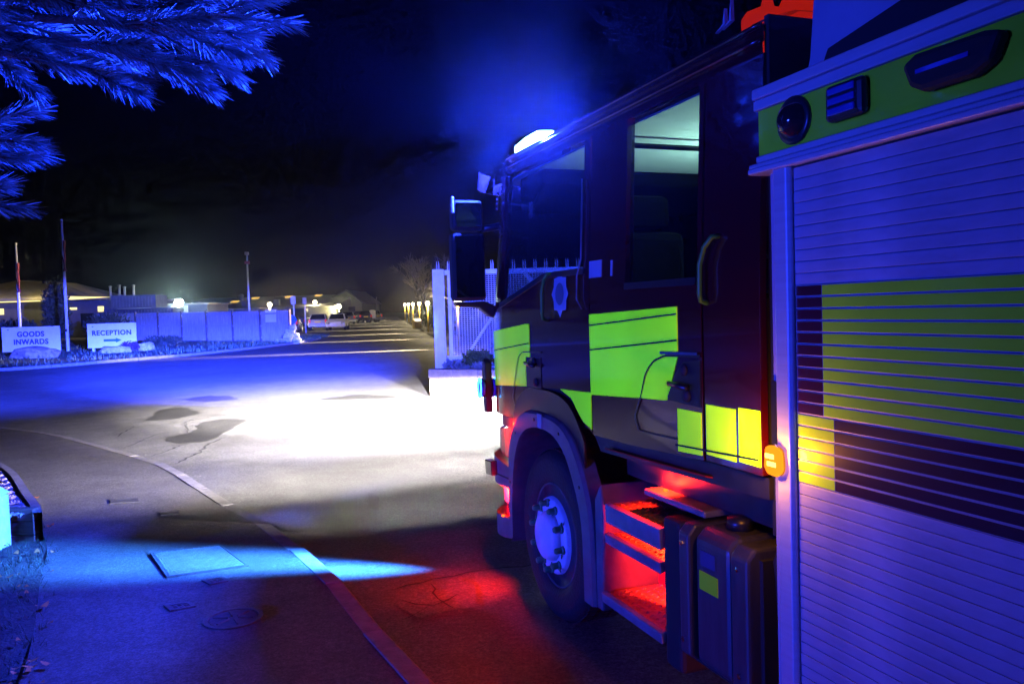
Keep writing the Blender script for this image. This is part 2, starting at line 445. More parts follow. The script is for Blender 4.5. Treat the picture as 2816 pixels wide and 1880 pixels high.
for _ in range(150):
    i = rg.randrange(40, 84); p = er[i] + Vector((-abs(rg.gauss(0, .45)) + .12, rg.uniform(-.1, .1), .085)); s = rg.uniform(.012, .04); an = rg.uniform(0, 6.28)
    ca, sa = math.cos(an), math.sin(an)
    def L_(u, v, z): return (p.x + (u * ca - v * sa) * s, p.y + (u * sa + v * ca) * s, p.z + z * s)
    lv.add([L_(-1, 0, .3), L_(-.3, .55, 0), (L_(.5, .4, .25)), L_(1.1, 0, .5), L_(.5, -.4, .2), L_(-.3, -.5, -.1)], [(0, 1, 5), (1, 2, 4, 5), (2, 3, 4)])
tag(lv.build('leaf_litter', 'fallen_leaf'), 'scattered orange fallen leaves on the verge', 'leaves', kind='stuff')
# far right verge beyond the road edge
fr = MB(); fr.grid([[(-.163 * y + 3.4 + k, y, zg(y) + 0.06) for k in (0, 2, 6, 14, 40)] for y in (21, 25, 30, 40, 60, 90, 120, 150)])
structure('verge_right', 'verge_soil', fr)

# road patches and cracks (sheets just above the road)
def sheet(name, pts, z, m, jag=0.0, seed=1):
    rs = random.Random(seed); c = Vector((sum(p[0] for p in pts) / len(pts), sum(p[1] for p in pts) / len(pts), 0))
    q = resample([(x, y, 0) for x, y in pts] + [(*pts[0], 0)], n=len(pts) * 5)[:-1]
    q = [p + Vector((rs.uniform(-jag, jag), rs.uniform(-jag, jag), 0)) for p in q]
    mb = MB(); mb.add([(c.x, c.y, z)] + [(p.x, p.y, z) for p in q], [(0, i + 1, (i + 1) % len(q) + 1) for i in range(len(q))])
    return structure(name, m, mb)
sheet('road_patch', [(-6.74, 14.87), (-7.0, 15.9), (-7.23, 16.6), (-6.9, 17.05), (-6.33, 16.2), (-6.05, 15.7), (-6.25, 14.97)], .004, 'road_patch', .06, 1)
sheet('road_patch', [(-5.43, 12.57), (-5.25, 13.3), (-5.52, 14.4), (-5.27, 14.86), (-4.77, 14.54), (-4.68, 13.39), (-4.6, 12.12), (-4.85, 12.03), (-5.08, 12.07)], .004, 'road_patch', .05, 2)
sheet('road_patch', [(-7.6, 18.6), (-7.3, 19.4), (-6.6, 19.1), (-6.2, 18.2), (-6.9, 18.0)], .004, 'road_patch', .08, 3)
sheet('road_patch', [(-4.3, 17.6), (-3.7, 18.6), (-2.6, 18.0), (-2.5, 17.5), (-3.4, 17.5)], .004, 'road_patch', .08, 4)
def crack(pts, wd, seed):
    rs = random.Random(seed); q = resample([(x, y, 0) for x, y in pts], 0.09); q = [p + Vector((rs.uniform(-.025, .025), rs.uniform(-.025, .025), 0)) for p in q]
    rows = []
    for i, p in enumerate(q):
        t = (q[min(i + 1, len(q) - 1)] - q[max(i - 1, 0)]).normalized(); n_ = Vector((-t.y, t.x, 0)); k = wd * rs.uniform(.3, 1.0) * min(1, (i + .3) / 3, (len(q) - i - .7) / 3)
        rows.append([(*(p + n_ * k).xy, .005), (*(p - n_ * k).xy, .005)])
    mb = MB(); mb.grid(rows); structure('road_crack', 'crack', mb)
for i, (pts, wd) in enumerate([([(-4.94, 10.94), (-4.86, 11.43), (-4.89, 11.83), (-4.75, 12.1)], .022), ([(-4.32, 10.32), (-4.34, 10.92), (-4.34, 11.16), (-4.47, 11.86), (-4.5, 12.55)], .022),
                               ([(-5.64, 11.7), (-5.77, 12.95), (-5.6, 13.4)], .015), ([(-6.31, 12.89), (-6.64, 14.25)], .02), ([(-5.2, 13.0), (-5.9, 14.6), (-5.6, 15.4), (-4.4, 15.8), (-3.4, 17.2)], .018), ([(-4.4, 14.4), (-3.9, 15.6), (-3.0, 16.4)], .015),
                               ([(-.79, 5.2), (-.61, 5.05), (-.49, 5.11), (-.35, 5.3)], .012), ([(-.61, 5.47), (-.55, 5.28), (-.49, 5.11), (-.42, 4.98)], .014), ([(-.9, 5.35), (-.5, 5.6), (-.1, 5.75), (.3, 5.85)], .012), ([(-.75, 4.8), (-.56, 5.03)], .012)]):
    crack(pts, wd, 20 + i)
# thin tar sheet outlined like the red light patch by the front wheel
sheet('road_patch', [(-.80, 5.12), (-.66, 5.33), (-.40, 5.56), (-.29, 5.40), (-.26, 5.0), (-.43, 4.95), (-.62, 4.85)], .004, 'road_tar', .015, 9)

# stones and grit near the kerb
gt = MB(); rg = random.Random(5)
for _ in range(420):
    p = kr[rg.randrange(10, 80)] + Vector((abs(rg.gauss(0, .35)) + .01, rg.uniform(-.2, .2), 0)); s = rg.uniform(.002, .007)
    gt.add([(p.x - s, p.y, .0), (p.x, p.y - s, 0), (p.x + s, p.y, 0), (p.x, p.y + s, 0), (p.x + s * .2, p.y, s * 1.2)], [(0, 1, 4), (1, 2, 4), (2, 3, 4), (3, 0, 4)])
tag(gt.build('loose_grit', 'grit_dark'), 'loose grit scattered along the foot of the kerb', 'grit', kind='stuff')

# covers let into the pavement
def quad_cover(name, label, c4, m, rim=0.03, tread=None, cat='access cover', z=0.066):
    c = [Vector((x, y, 0)) for x, y in c4]; ctr = sum(c, Vector()) / 4
    t = thing(name, label, cat, (ctr.x, ctr.y, z))
    L = [p - ctr for p in c]
    fr_, pl = MB(), MB()
    k = 1 - rim / max(.05, min((L[0] - L[1]).length, (L[1] - L[2]).length) / 2)
    for i in range(4):
        a, b = L[i], L[(i + 1) % 4]
        fr_.add([(*a.xy, .004), (*b.xy, .004), (*(b * k).xy, .004), (*(a * k).xy, .004), (*a.xy, -.03), (*b.xy, -.03), (*(b * k).xy, -.03), (*(a * k).xy, -.03)],
                [(0, 1, 2, 3), (0, 4, 5, 1), (3, 2, 6, 7)])
    fr_.build('frame', 'iron', t)
    k2 = k - .02
    pl.add([(*(p * k2).xy, .0015) for p in L] + [(*(p * k2).xy, -.03) for p in L], [(0, 1, 2, 3), (0, 4, 5, 1), (1, 5, 6, 2), (2, 6, 7, 3), (3, 7, 4, 0)])
    p = pl.build('plate', m, t)
    if tread:
        nu, nv = tread; tr = MB()
        for i in range(nu):
            for j in range(nv):
                u0, v0 = (i + .2) / nu, (j + .15) / nv; u1, v1 = (i + .8) / nu, (j + .5) / nv
                if (i + j) % 2: v0 += .3 / nv; v1 += .3 / nv
                def B(u, v): return (L[0] * (1 - u) * (1 - v) + L[1] * u * (1 - v) + L[2] * u * v + L[3] * (1 - u) * v) * k2 * .985
                q = [B(u0, v0), B(u1, v0), B(u1, v1), B(u0, v1)]
                tr.add([(*x.xy, .0016) for x in q] + [(*(x * .999).xy, .006) for x in q], [(4, 5, 6, 7), (0, 1, 5, 4), (1, 2, 6, 5), (2, 3, 7, 6), (3, 0, 4, 7)])
        tag(tr.build('tread', m, p), kind='stuff')
    return t
quad_cover('access_cover', 'large chequered steel access cover lying in the cyan beam on the pavement', [(-2.81, 6.18), (-2.33, 6.35), (-1.93, 5.79), (-2.43, 5.58)], 'steel_cover', .015, (24, 18))
quad_cover('access_cover', 'small dark rectangular cover just in front of the chequered cover', [(-2.157, 5.49), (-2.04, 5.55), (-1.963, 5.46), (-2.06, 5.39)], 'iron', .018, (3, 3))
quad_cover('access_cover', 'small dark rectangular cover nearest the grass verge', [(-2.22, 5.03), (-2.07, 5.07), (-2.0, 4.99), (-2.13, 4.92)], 'iron', .018, (3, 3))
quad_cover('access_cover', 'dark rectangular cover beside the raised gravel planter, in shadow', [(-4.05, 8.09), (-3.80, 8.13), (-3.70, 7.95), (-3.96, 7.91)], 'iron', .03)
quad_cover('access_cover', 'thin dark rectangular cover halfway between planter and kerb', [(-3.30, 7.48), (-3.14, 7.55), (-3.09, 7.42), (-3.24, 7.38)], 'iron', .02)
rc = thing('access_cover', 'round sunken cover with a star-shaped crust, closest to the camera on the pavement', 'access cover', (-1.70, 4.78, .062))
m_ = MB(); m_.lathe([(.17, -.03), (.17, .006), (.145, .006), (.14, -.03)], (0, 0, 0), 'z', 28); m_.build('frame', 'iron', rc)
m_ = MB(); m_.lathe([(.0, .002), (.135, .002), (.135, -.03)], (0, 0, 0), 'z', 28); m_.build('plate', 'iron', rc)
m_ = MB()
for i in range(6):
    a = i * 1.05; m_.tube([(.03 * math.cos(a), .03 * math.sin(a), .004), (.12 * math.cos(a), .12 * math.sin(a), .004)], .006, 6)
m_.build('rib', 'iron', rc)
sheet('road_patch', [(-1.52, 8.35), (-1.38, 8.15), (-1.28, 7.55), (-1.42, 7.7)], .004, 'road_patch', .01, 12)

# ---------------------------------------------------------------- raised planter on the left
pl = thing('raised_planter', 'raised gravel planter with curved timber edging at the left of the pavement', 'planter', (-4.3, 7.2, 0))
O = Vector((-4.3, 7.2, 0))
path = resample(smooth_path([(-3.88, 6.63, 0), (-4.02, 6.86, 0), (-4.45, 7.43, 0), (-5.25, 8.55, 0), (-5.9, 9.25, 0), (-7.5, 10.8, 0), (-9.5, 12.1, 0)], 2), n=30)
rows = []
for i, p in enumerate(path):
    t = (path[min(i + 1, 30)] - path[max(i - 1, 0)]).normalized(); n_ = Vector((-t.y, t.x, 0)); n_ = n_ if n_.x < 0 else -n_
    q = p - O
    rows.append([(*q.xy, -.02), (*q.xy, .30), (*(q + n_ * .07).xy, .305), (*(q + n_ * .07).xy, .1)])
e_ = MB(); e_.grid(rows); e_.build('curved_edging', 'kerb_concrete', pl)
for z0, z1, d in ((0.0, .105, 0), (.109, .225, .006), (.229, .325, -.004)):
    MB().bx(-4.9 + .0, .34, -.56 + d, -.46, z0, z1).build('sleeper', 'timber', pl, bevel=.006)
gvl = MB(); gvl.grid([[((p - O).x - k, (p - O).y + (.04 if k < .1 else -.02 * k), .275 + .02 * noise.noise(Vector((p.x - k, p.y, 0)) * 3)) for k in (.06, .25, .6, 1.2, 3)] for p in path])
gvl.build('gravel_bed', 'gravel', pl)
pb = MB(); rg = random.Random(21)
for _ in range(2600):
    p = path[rg.randrange(0, 26)] - O; x, y = p.x - .15 - rg.random() ** 1.5 * 1.5, p.y + rg.uniform(-.05, .02); s = rg.uniform(.012, .03); z = .288
    a = rg.uniform(0, 6.28); ca, sa = math.cos(a) * s, math.sin(a) * s
    pb.add([(x - ca, y - sa, z), (x + sa * .8, y - ca * .8, z), (x + ca, y + sa, z), (x - sa * .7, y + ca * .7, z), (x, y, z + s * .8), (x, y, z - s)], [(0, 1, 4), (1, 2, 4), (2, 3, 4), (3, 0, 4), (1, 0, 5), (2, 1, 5), (3, 2, 5), (0, 3, 5)])
tag(pb.build('pebbles', 'gravel', pl), kind='stuff')
bo = thing('bollard', 'pale square bollard with a sloping cap at the left edge of the picture', 'bollard', (-4.27, 6.42, 0.03))
MB().prism([(-.17, -.15), (.17, -.15), (.17, .15), (-.17, .15)], 'z', 0, .45).build('shaft', 'concrete', bo, bevel=.015)
cpm = MB(); cpm.add([(-.18, -.16, .452), (.18, -.16, .452), (.18, .16, .452), (-.18, .16, .452), (-.05, -.04, .60), (.05, -.04, .60), (.05, .04, .60), (-.05, .04, .60)], [(3, 2, 1, 0), (4, 5, 6, 7), (0, 1, 5, 4), (1, 2, 6, 5), (2, 3, 7, 6), (3, 0, 4, 7)])
cpm.build('cap', 'concrete', bo, bevel=.01)

# ================================================================== THE FIRE ENGINE
# local frame: x to the engine's right (0 = its left flank), y forward (0 about the front axle), z up
FE = thing('fire_engine', 'red fire engine with lime checks and blue lights flashing beside the kerb', 'fire engine', (0.227, 4.644, 0), R(20.3))
W = 2.5
# plan outline of the cab: straight flank, superelliptic nose
_out = [Vector((0, y / 20, 0)) for y in range(-40, 14)]
for i in range(1, 41):
    th = math.pi / 2 * i / 40
    _out.append(Vector((1.25 * (1 - math.cos(th) ** .5), .68 + .74 * math.sin(th) ** .5, 0)))
_len = [-2.0]
for a, b in zip(_out, _out[1:]): _len.append(_len[-1] + (b - a).length)


def O_(s):
    s = max(_len[0], min(_len[-1] - 1e-6, s)); j = 0
    while _len[j + 1] < s: j += 1
    k = (s - _len[j]) / (_len[j + 1] - _len[j]); return _out[j].lerp(_out[j + 1], k)


def CP(s, z, off=0.0, mir=False):
    p = O_(s); t = (O_(s + .02) - O_(s - .02)).normalized(); n_ = Vector((-t.y, t.x, 0))     # outward
    q = p + n_ * off
    if z > 1.9:
        g = max(0.0, min(1.0, (q.y - .55) / .5)); q.y -= .16 * (z - 1.9) * g; q.x += .045 * (z - 1.9)
    return (W - q.x if mir else q.x, q.y, z)


def slab(s0, s1, zb, zt, off=0.0, th=0.02, ns=None, nz=3, mir=False, mb=None):
    """a panel following the cab's skin between two heights (numbers or functions of s)"""
    mb = mb or MB(); ns = ns or max(2, int(abs(s1 - s0) / .06))
    fb = zb if callable(zb) else (lambda s: zb); ft = zt if callable(zt) else (lambda s: zt)
    k = len(mb.v); C_ = nz + 1
    for o in (off, off - th):
        for i in range(ns + 1):
            s = s0 + (s1 - s0) * i / ns
            for j in range(C_): mb.v.append(CP(s, fb(s) + (ft(s) - fb(s)) * j / nz, o, mir))
    N = (ns + 1) * C_
    def I(l, i, j): return k + l * N + i * C_ + j
    for i in range(ns):
        for j in range(nz):
            mb.f.append((I(0, i, j), I(0, i, j + 1), I(0, i + 1, j + 1), I(0, i + 1, j))); mb.f.append((I(1, i, j), I(1, i + 1, j), I(1, i + 1, j + 1), I(1, i, j + 1)))
        for j in (0, nz): mb.f.append((I(0, i, j), I(0, i + 1, j), I(1, i + 1, j), I(1, i, j)))
    for i in (0, ns):
        for j in range(nz): mb.f.append((I(0, i, j), I(0, i, j + 1), I(1, i, j + 1), I(1, i, j)))
    return mb


def interp(*pts):
    pts = sorted(pts)
    def f(s):
        if s <= pts[0][0]: return pts[0][1]
        for (a, x), (b, y) in zip(pts, pts[1:]):
            if s <= b: return x + (y - x) * (s - a) / (b - a)
        return pts[-1][1]
    return f


def strip(pts, wd, off=0.003, mb=None):
    """a thin raised line drawn over the skin through (s, z) points"""
    mb = mb or MB(); q = resample([(s, z, 0) for s, z in pts], .02)
    top, bot = [], []
    for i, p in enumerate(q):
        t = (q[min(i + 1, len(q) - 1)] - q[max(i - 1, 0)]).normalized(); n_ = Vector((-t.y, t.x, 0)) * wd / 2
        a, b = p + n_, p - n_
        top.append([CP(a.x, a.y, off), CP(b.x, b.y, off)])
    return mb.grid(top)


arch = interp((-.5, 1.19), (-.38, 1.24), (-.25, 1.345), (-.1, 1.385), (.15, 1.375), (.42, 1.345), (.5, 1.22), (.59, 1.14), (1.1, 1.13))
belt1 = interp((-.5, 2.03), (.1, 2.03), (.85, 1.87), (1.1, 1.86))
# inner shell behind the panel gaps
slab(-1.86, 1.3, 1.25, 1.85, off=-.035, th=.02).build('inner_shell', 'matt_black', FE)
for mir in (False, True):
    d1 = slab(-.49, 1.02, arch, belt1, th=.03, ns=40, nz=6, mir=mir).build('front_door', 'red_paint', FE, smooth=False)
    slab(.86, .99, belt1, 2.71, th=.05, mir=mir, nz=6).build('window_frame', 'red_paint', d1)
    slab(-.49, -.42, 2.03, 2.71, th=.04, mir=mir).build('window_frame', 'red_paint', d1)
    slab(-.415, .855, belt1, 2.70, off=-.02, th=.006, mir=mir, nz=4).build('window', 'cab_glass', d1)
    slab(-.43, .87, lambda s: belt1(s) - .02, lambda s: belt1(s) + .012, off=.006, th=.03, nz=1, mir=mir).build('window_seal', 'black_plastic', d1)
    d2 = slab(-1.505, -.505, interp((-1.5, 1.215), (-.9, 1.19), (-.5, 1.185)), 1.93, th=.03, ns=20, nz=6, mir=mir).build('rear_door', 'red_paint', FE)
    slab(-.88, -.505, 1.93, 2.71, th=.04, mir=mir).build('window_frame', 'red_paint', d2)
    slab(-1.505, -1.475, 1.93, 2.71, th=.04, mir=mir).build('window_frame', 'red_paint', d2)
    slab(-1.47, -.885, 1.93, 2.70, off=-.02, th=.006, mir=mir).build('window', 'cab_glass', d2)
    slab(-1.475, -.88, 1.915, 1.945, off=.006, th=.03, nz=1, mir=mir).build('window_seal', 'black_plastic', d2)
    slab(-1.87, -1.52, 1.22, 2.71, th=.03, nz=8, mir=mir).build('cab_corner_panel', 'red_paint', FE)
    slab(1.0, 1.60, 1.13, 1.86, th=.03, nz=5, mir=mir).build('front_corner_panel', 'red_paint', FE)
    slab(-1.87, 1.0, interp((-1.87, 1.13), (-.5, 1.10), (-.45, 1.2), (.5, 1.2), (.6, 1.05), (1, 1.05)), interp((-1.87, 1.208), (-1.5, 1.205), (-.5, 1.175), (-.45, 1.21), (.5, 1.21), (.6, 1.12), (1, 1.12)), off=-.03, th=.05, nz=2, mir=mir).build('sill', 'sill_plastic', FE)
    # roof side rail curving into the roof
    rb = MB(); ss = [-1.87 + i * .08 for i in range(37)] + [1.1 + i * .12 for i in range(14)]
    rb.grid([[CP(s, z, o, mir) for o, z in ((0, 2.70), (.004, 2.745), (-.004, 2.752), (0, 2.80), (-.01, 2.812), (-.05, 2.845), (-.13, 2.87), (-.4, 2.885))] for s in ss if s < _len[-1] - .05])
    rb.build('roof_rail', 'red_paint', FE, smooth=True)
    for z_, r_ in ((2.757, .009), (2.813, .008)):
        MB().tube([CP(s, z_, .006, mir) for s in [-1.86 + i * .1 for i in range(28)]], r_, 6).build('rain_gutter', 'red_paint', FE, smooth=True)
rf = MB(); ring = [CP(s, 2.884, -.38) for s in [-1.87 + i * .15 for i in range(24)]]; ring = [p for p in ring if p[0] < 1.25] 
ring2 = [(W - p[0], p[1], p[2]) for p in ring[::-1]]
rf.add(ring + ring2, [tuple(range(len(ring) * 2))]); rf.build('roof', 'red_paint', FE)
MB().bx(.05, W - .05, -1.885, -1.86, 1.0, 2.84).build('cab_back', 'matt_black', FE)
MB().bx(.06, W - .06, -1.85, 1.0, 1.30, 1.36).build('cab_floor', 'matt_black', FE)
ws = MB()
for mir in (False, True): slab(1.05, _len[-1], 1.88, 2.70, off=-.02, th=.006, nz=4, mir=mir, mb=ws)
ws.build('windscreen', 'cab_glass', FE)
gp = MB()
for mir in (False, True): slab(1.6, _len[-1], 1.13, 1.86, th=.03, mir=mir, mb=gp)
gp.build('front_panel', 'red_paint', FE)

# livery on the cab flank (films laid on the skin)
def film(s0, s1, zb, zt, m, label=None, off=.0025, ns=None):
    o = slab(s0, s1, zb, zt, off=off, th=.002, ns=ns, nz=4).build('reflective_panel', m, FE)
    if label: o['label'] = label
film(.415, 1.10, interp((.4, 1.365), (1.06, 1.32)), interp((.34, 1.75), (1.04, 1.69)), 'lime_film')
film(.345, .415, 1.545, 1.745, 'lime_film', ns=3)
film(-.99, -.495, interp((-1.01, 1.42), (-.49, 1.39)), interp((-1.33, 1.83), (-.5, 1.80)), 'lime_film')
film(-1.33, -.99, interp((-1.33, 1.62), (-1.30, 1.56), (-1.25, 1.45), (-1.235, 1.43), (-.99, 1.42)), interp((-1.33, 1.83), (-.5, 1.80)), 'lime_film', ns=22)
film(-.495, -.11, interp((-.495, 1.21), (-.38, 1.245), (-.25, 1.35), (-.11, 1.385)), interp((-.5, 1.40), (-.11, 1.388)), 'lime_film', ns=14)
film(-1.495, -1.32, interp((-1.5, 1.235), (-1.3, 1.225)), 1.405, 'lime_film')
film(-1.72, -1.53, 1.245, 1.443, 'lime_film')
film(-1.865, -1.74, 1.25, 1.452, 'lime_film')
gv_ = MB()
for q in ([(1.08, 1.555), (.35, 1.63)], [(-.5, 1.62), (-1.33, 1.69)], [(-.5, 1.745), (-1.33, 1.80)], [(-1.3, 1.25), (-1.86, 1.275)]): strip(q, .009, .0045, gv_)
tag(gv_.build('panel_groove', 'matt_black', FE), kind='stuff')
gv_ = MB()
strip(smooth_path([(-.99, 1.27, 0), (-.95, 1.32, 0), (-1.01, 1.42, 0), (-1.06, 1.53, 0), (-1.14, 1.59, 0), (-1.23, 1.622, 0), (-1.5, 1.632, 0)], 2) and [(-.99, 1.27), (-.952, 1.33), (-1.01, 1.42), (-1.06, 1.53), (-1.10, 1.57), (-1.14, 1.595), (-1.23, 1.622), (-1.5, 1.632)], .011, .005, gv_)
strip([(.59, 1.19), (.66, 1.27), (.62, 1.36), (.57, 1.47), (.53, 1.54), (.47, 1.57), (.35, 1.578), (.16, 1.582)], .010, .005, gv_)
strip([(-.99, 1.27), (-1.31, 1.275)], .008, .005, gv_)
gv_.build('handle_surround_line', 'black_plastic', FE)
strip([(-1.2, 1.634), (-1.49, 1.64)], .012, .012).build('handle_edge', 'chrome', FE)
for s0, s1, zb, zt, k1, k2, nm in ((-1.495, -1.245, interp((-1.5, 1.425), (-1.25, 1.435)), interp((-1.5, 1.615), (-1.34, 1.60), (-1.25, 1.45)), (-1.38, 1.57), (-1.40, 1.465), 'a'), (.17, .41, 1.365, interp((.17, 1.55), (.36, 1.54), (.41, 1.50)), (.27, 1.52), (.24, 1.40), 'b')):
    h = slab(s0, s1, zb, zt, off=.004, th=.01, nz=3).build('door_handle', 'black_plastic', FE)
    mid = (s0 + s1) / 2
    MB().tube([CP(mid - .07, 1.50, .03), CP(mid + .07, 1.51, .03)], .012, 8).build('grip', 'black_plastic', h, smooth=True)
    for s_, z_ in (k1, k2): MB().lathe([(.0, -.014), (.022, -.014), (.026, -.004), (.026, .0)], CP(s_, z_, .004), 'x', 14).build('lock_barrel', 'matt_black', h, smooth=True)
cr = MB(); cz, cs = 1.915, -.135
pts = []
for k in range(16):
    a = math.pi / 2 + k * math.pi / 8; q_ = 1.0 if k % 2 == 0 else .80
    pts.append((cs + .115 * q_ * math.cos(a), cz + (.125 if k != 8 else .13) * q_ * math.sin(a)))
cr.v = [CP(cs, cz, .004)] + [CP(p[0], p[1], .004) for p in pts]; cr.f = [(0, i + 1, (i + 1) % 16 + 1) for i in range(16)]
cro = cr.build('door_crest', 'pale_panel', FE)
ci = MB(); ci.v = [CP(cs, cz, .006)] + [CP(cs + .058 * math.cos(k * .3927), cz + .062 * math.sin(k * .3927), .006) for k in range(16)]; ci.f = [(0, i + 1, (i + 1) % 16 + 1) for i in range(16)]
ci.build('crest_disc', 'container_grey', cro)
slab(-.64, -.50, 1.985, 2.07, off=.003, th=.002, nz=1).build('door_label', 'pale_panel', FE)
slab(-.755, -.735, 1.985, 2.06, off=.003, th=.002, nz=1).build('door_label', 'pale_panel', FE)
MB().tube([CP(-.43, 1.83, .012), CP(-.385, 1.88, .018), CP(-.385, 2.0, .018), CP(-.42, 2.09, .012), CP(-.42, 2.5, .012)], .0045, 8).build('door_edge_guard', 'nosing_grey', FE, smooth=True)
for s_, z0, z1, lean in ((-1.55, 1.84, 2.09, -.07), (.05, 1.77, 2.03, -.06)):
    g_ = MB().tube([CP(s_, z0, -.0), CP(s_, z0 + .01, .03), CP(s_, z0 + .04, .035), CP(s_, z1 - .1, .035), CP(s_ + lean * .35, z1 - .035, .033), CP(s_ + lean, z1, .03), CP(s_ + lean * 1.05, z1 + .005, -.01)], .0105, 10)
    g_.build('grab_rail', 'lime_rail', FE, smooth=True)

# interior
slab(-1.84, 1.28, 2.69, 2.70, off=-.06, th=1.18, nz=1).build('headliner', 'headliner', FE)
MB().bx(1.25, W - .06, -1.84, 1.0, 2.69, 2.70).build('headliner', 'headliner', FE)
MB().tube([(.12, -.62, 2.64), (1.2, -.60, 2.64), (2.38, -.62, 2.64)], .014, 8).build('ceiling_rail', 'black_plastic', FE, smooth=True)
MB().prism([(.35, 2.69), (.75, 2.69), (.75, 2.47), (.60, 2.44), (.35, 2.60)], 'x', .12, W - .12).build('overhead_console', 'seat_cloth', FE, bevel=.02)
dl = MB().bx(1.5, 1.72, -.2, .02, 2.655, 2.689).build('dome_lamp', 'sign_white', FE, bevel=.01)
for x, y in ((.25, .15), (1.75, .15), (.2, -1.5), (.9, -1.5), (1.7, -1.5)):
    sm_ = MB().bx(x, x + .5, y - .3, y + .22, 1.36, 1.72)
    s_ = sm_.build('seat', 'seat_cloth', FE, bevel=.05)
    MB().bx(x + .02, x + .48, y - .42, y - .28, 1.66, 2.25).build('backrest', 'seat_cloth', s_, bevel=.05)
    MB().bx(x + .11, x + .39, y - .41, y - .31, 2.27, 2.45).build('headrest', 'seat_cloth', s_, bevel=.04)
MB().bx(.1, W - .1, .75, 1.05, 1.5, 1.92).build('dashboard', 'seat_cloth', FE, bevel=.06)
MB().lathe([(.21, -.012), (.225, 0), (.21, .012), (.195, 0)], (1.9, .55, 1.95), 'y', 28, closed=True).build('steering_wheel', 'black_plastic', FE, smooth=True)
cl_ = MB().lathe([(0, .03), (.03, .02), (.035, 0), (.03, -.02), (0, -.03)], (1.0, -.75, 2.30), 'z', 14).build('cab_lamp', 'lamp_warm', FE, smooth=True)
MB().tube([(1.0, -.75, 2.29), (1.0, -.80, 2.05), (1.0, -.95, 1.9)], .012, 6).build('lamp_stalk', 'black_plastic', cl_)
lamp('cab_light', 'SPOT', (1.02, -.75, 2.35), 95.0, (0.62, 1.0, 0.90), FE, aim=(0, -.05, 1), cone=168, blend=.2, size=.03)

# front wheel (left) and the rest
def wheel(cx, cy, cz, flip=1, rear=False):
    ty = MB().lathe([(.300, .10), (.315, .07), (.36, .055), (.43, .05), (.475, .065), (.495, .10), (.50, .14), (.50, .30), (.49, .34), (.44, .36), (.30, .35)], (0, 0, 0), 'x', 64).build('wheel', 'rubber', FE, smooth=True, loc=(cx, cy, cz))
    if flip < 0: ty.rotation_euler.z = math.pi
    rim_ = MB().lathe([(.312, .078), (.300, .072), (.290, .10), (.275, .16), (.262, .20), (.0, .20)], (0, 0, 0), 'x', 56).build('rim', 'steel_rim', ty, smooth=True)
    tr_ = MB()
    for k in range(90):
        a = k / 90 * 6.283; c_, s_ = math.cos(a), math.sin(a)
        for x0, x1 in ((.10, .16), (.19, .25), (.28, .33)):
            p = [(x0, .50), (x1, .50), (x1, .506), (x0, .506)]; da = .022
            tr_.add([(x, r * math.cos(a + d), r * math.sin(a + d)) for d in (-da, da) for x, r in p], [(3, 2, 6, 7), (0, 3, 7, 4), (1, 5, 6, 2), (0, 1, 2, 3), (4, 7, 6, 5)])
    tag(tr_.build('tread_blocks', 'rubber', ty), kind='stuff')
    hub = MB().lathe([(.262, .19), (.235, .13), (.225, .06), (.215, .045), (.165, .042), (.150, .05)], (0, 0, 0), 'x', 48).build('hub_ring', 'wheel_white', ty, smooth=True)
    MB().lathe([(0, -.012), (.115, -.008), (.128, .0), (.140, .02), (.150, .055)], (0, 0, 0), 'x', 48).build('hub_cap', 'wheel_white', ty, smooth=True)
    nut = None
    for k in range(10):
        a = k / 10 * 6.283 + .2; c = (0, .192 * math.cos(a), .192 * math.sin(a))
        if nut is None:
            nm = MB().lathe([(0, -.012), (.014, -.010), (.019, .0), (.019, .03), (.026, .034), (.026, .045)], (0, 0, 0), 'x', 8); nut = nm.build('wheel_nut', 'nut_green', ty); nut.location = c
            ar = MB().prism([(-.008, .026), (.008, .026), (0, .05)], 'x', .03, .036).build('nut_pointer', 'nut_green', nut)
        else:
            n2 = nut.copy(); COL.objects.link(n2); n2.parent = ty; n2.location = c; n2.rotation_euler.x = random.uniform(0, 6)
            a2 = ar.copy(); COL.objects.link(a2); a2.parent = n2
    return ty
wheel(-.03, .14, .50); wheel(W, .10, .50, -1); wheel(0, -4.1, .50); wheel(W, -4.1, .50, -1)
MB().bx(.3, W - .3, .0, .2, .42, .58).build('axle', 'dark_chassis', FE); MB().bx(.3, W - .3, -4.2, -4.0, .42, .58).build('axle', 'dark_chassis', FE)
for x in (.75, 1.55): MB().bx(x, x + .2, -7.0, 1.1, .72, .98).build('chassis_rail', 'dark_chassis', FE)

# wheel-arch flare: grey band between measured outer and inner curves, and the black lining
outer = [(.70, .36), (.715, .62), (.70, .93), (.64, 1.06), (.54, 1.16), (.41, 1.215), (.21, 1.228), (.09, 1.222), (-.1, 1.21), (-.24, 1.16), (-.34, 1.07), (-.44, .94), (-.50, .80), (-.525, .62), (-.53, .30)]
inner = [(.655, .36), (.65, .62), (.61, .82), (.56, .94), (.48, 1.05), (.35, 1.115), (.2, 1.14), (.08, 1.142), (-.06, 1.125), (-.19, 1.06), (-.28, .96), (-.365, .82), (-.40, .72), (-.415, .60), (-.42, .30)]
fo, fi = resample(smooth_path([(a, b, 0) for a, b in outer], 1), n=40), resample(smooth_path([(a, b, 0) for a, b in inner], 1), n=40)
fl = MB(); fl.grid([[(.06, a.x, a.y + .015), (-.015, a.x, a.y), (-.035, a.lerp(b, .12).x, a.lerp(b, .12).y), (-.035, b.x, b.y), (-.02, b.x, b.y - .004), (.42, b.x, b.y)] for a, b in zip(fo, fi)])
flo = fl.build('wheel_arch', 'grey_plastic', FE, smooth=False)
MB().prism([(.10, 1.14), (.16, 1.142), (.165, 1.225), (.09, 1.224)], 'x', -.04, -.036).build('side_marker', 'pale_stone', flo)
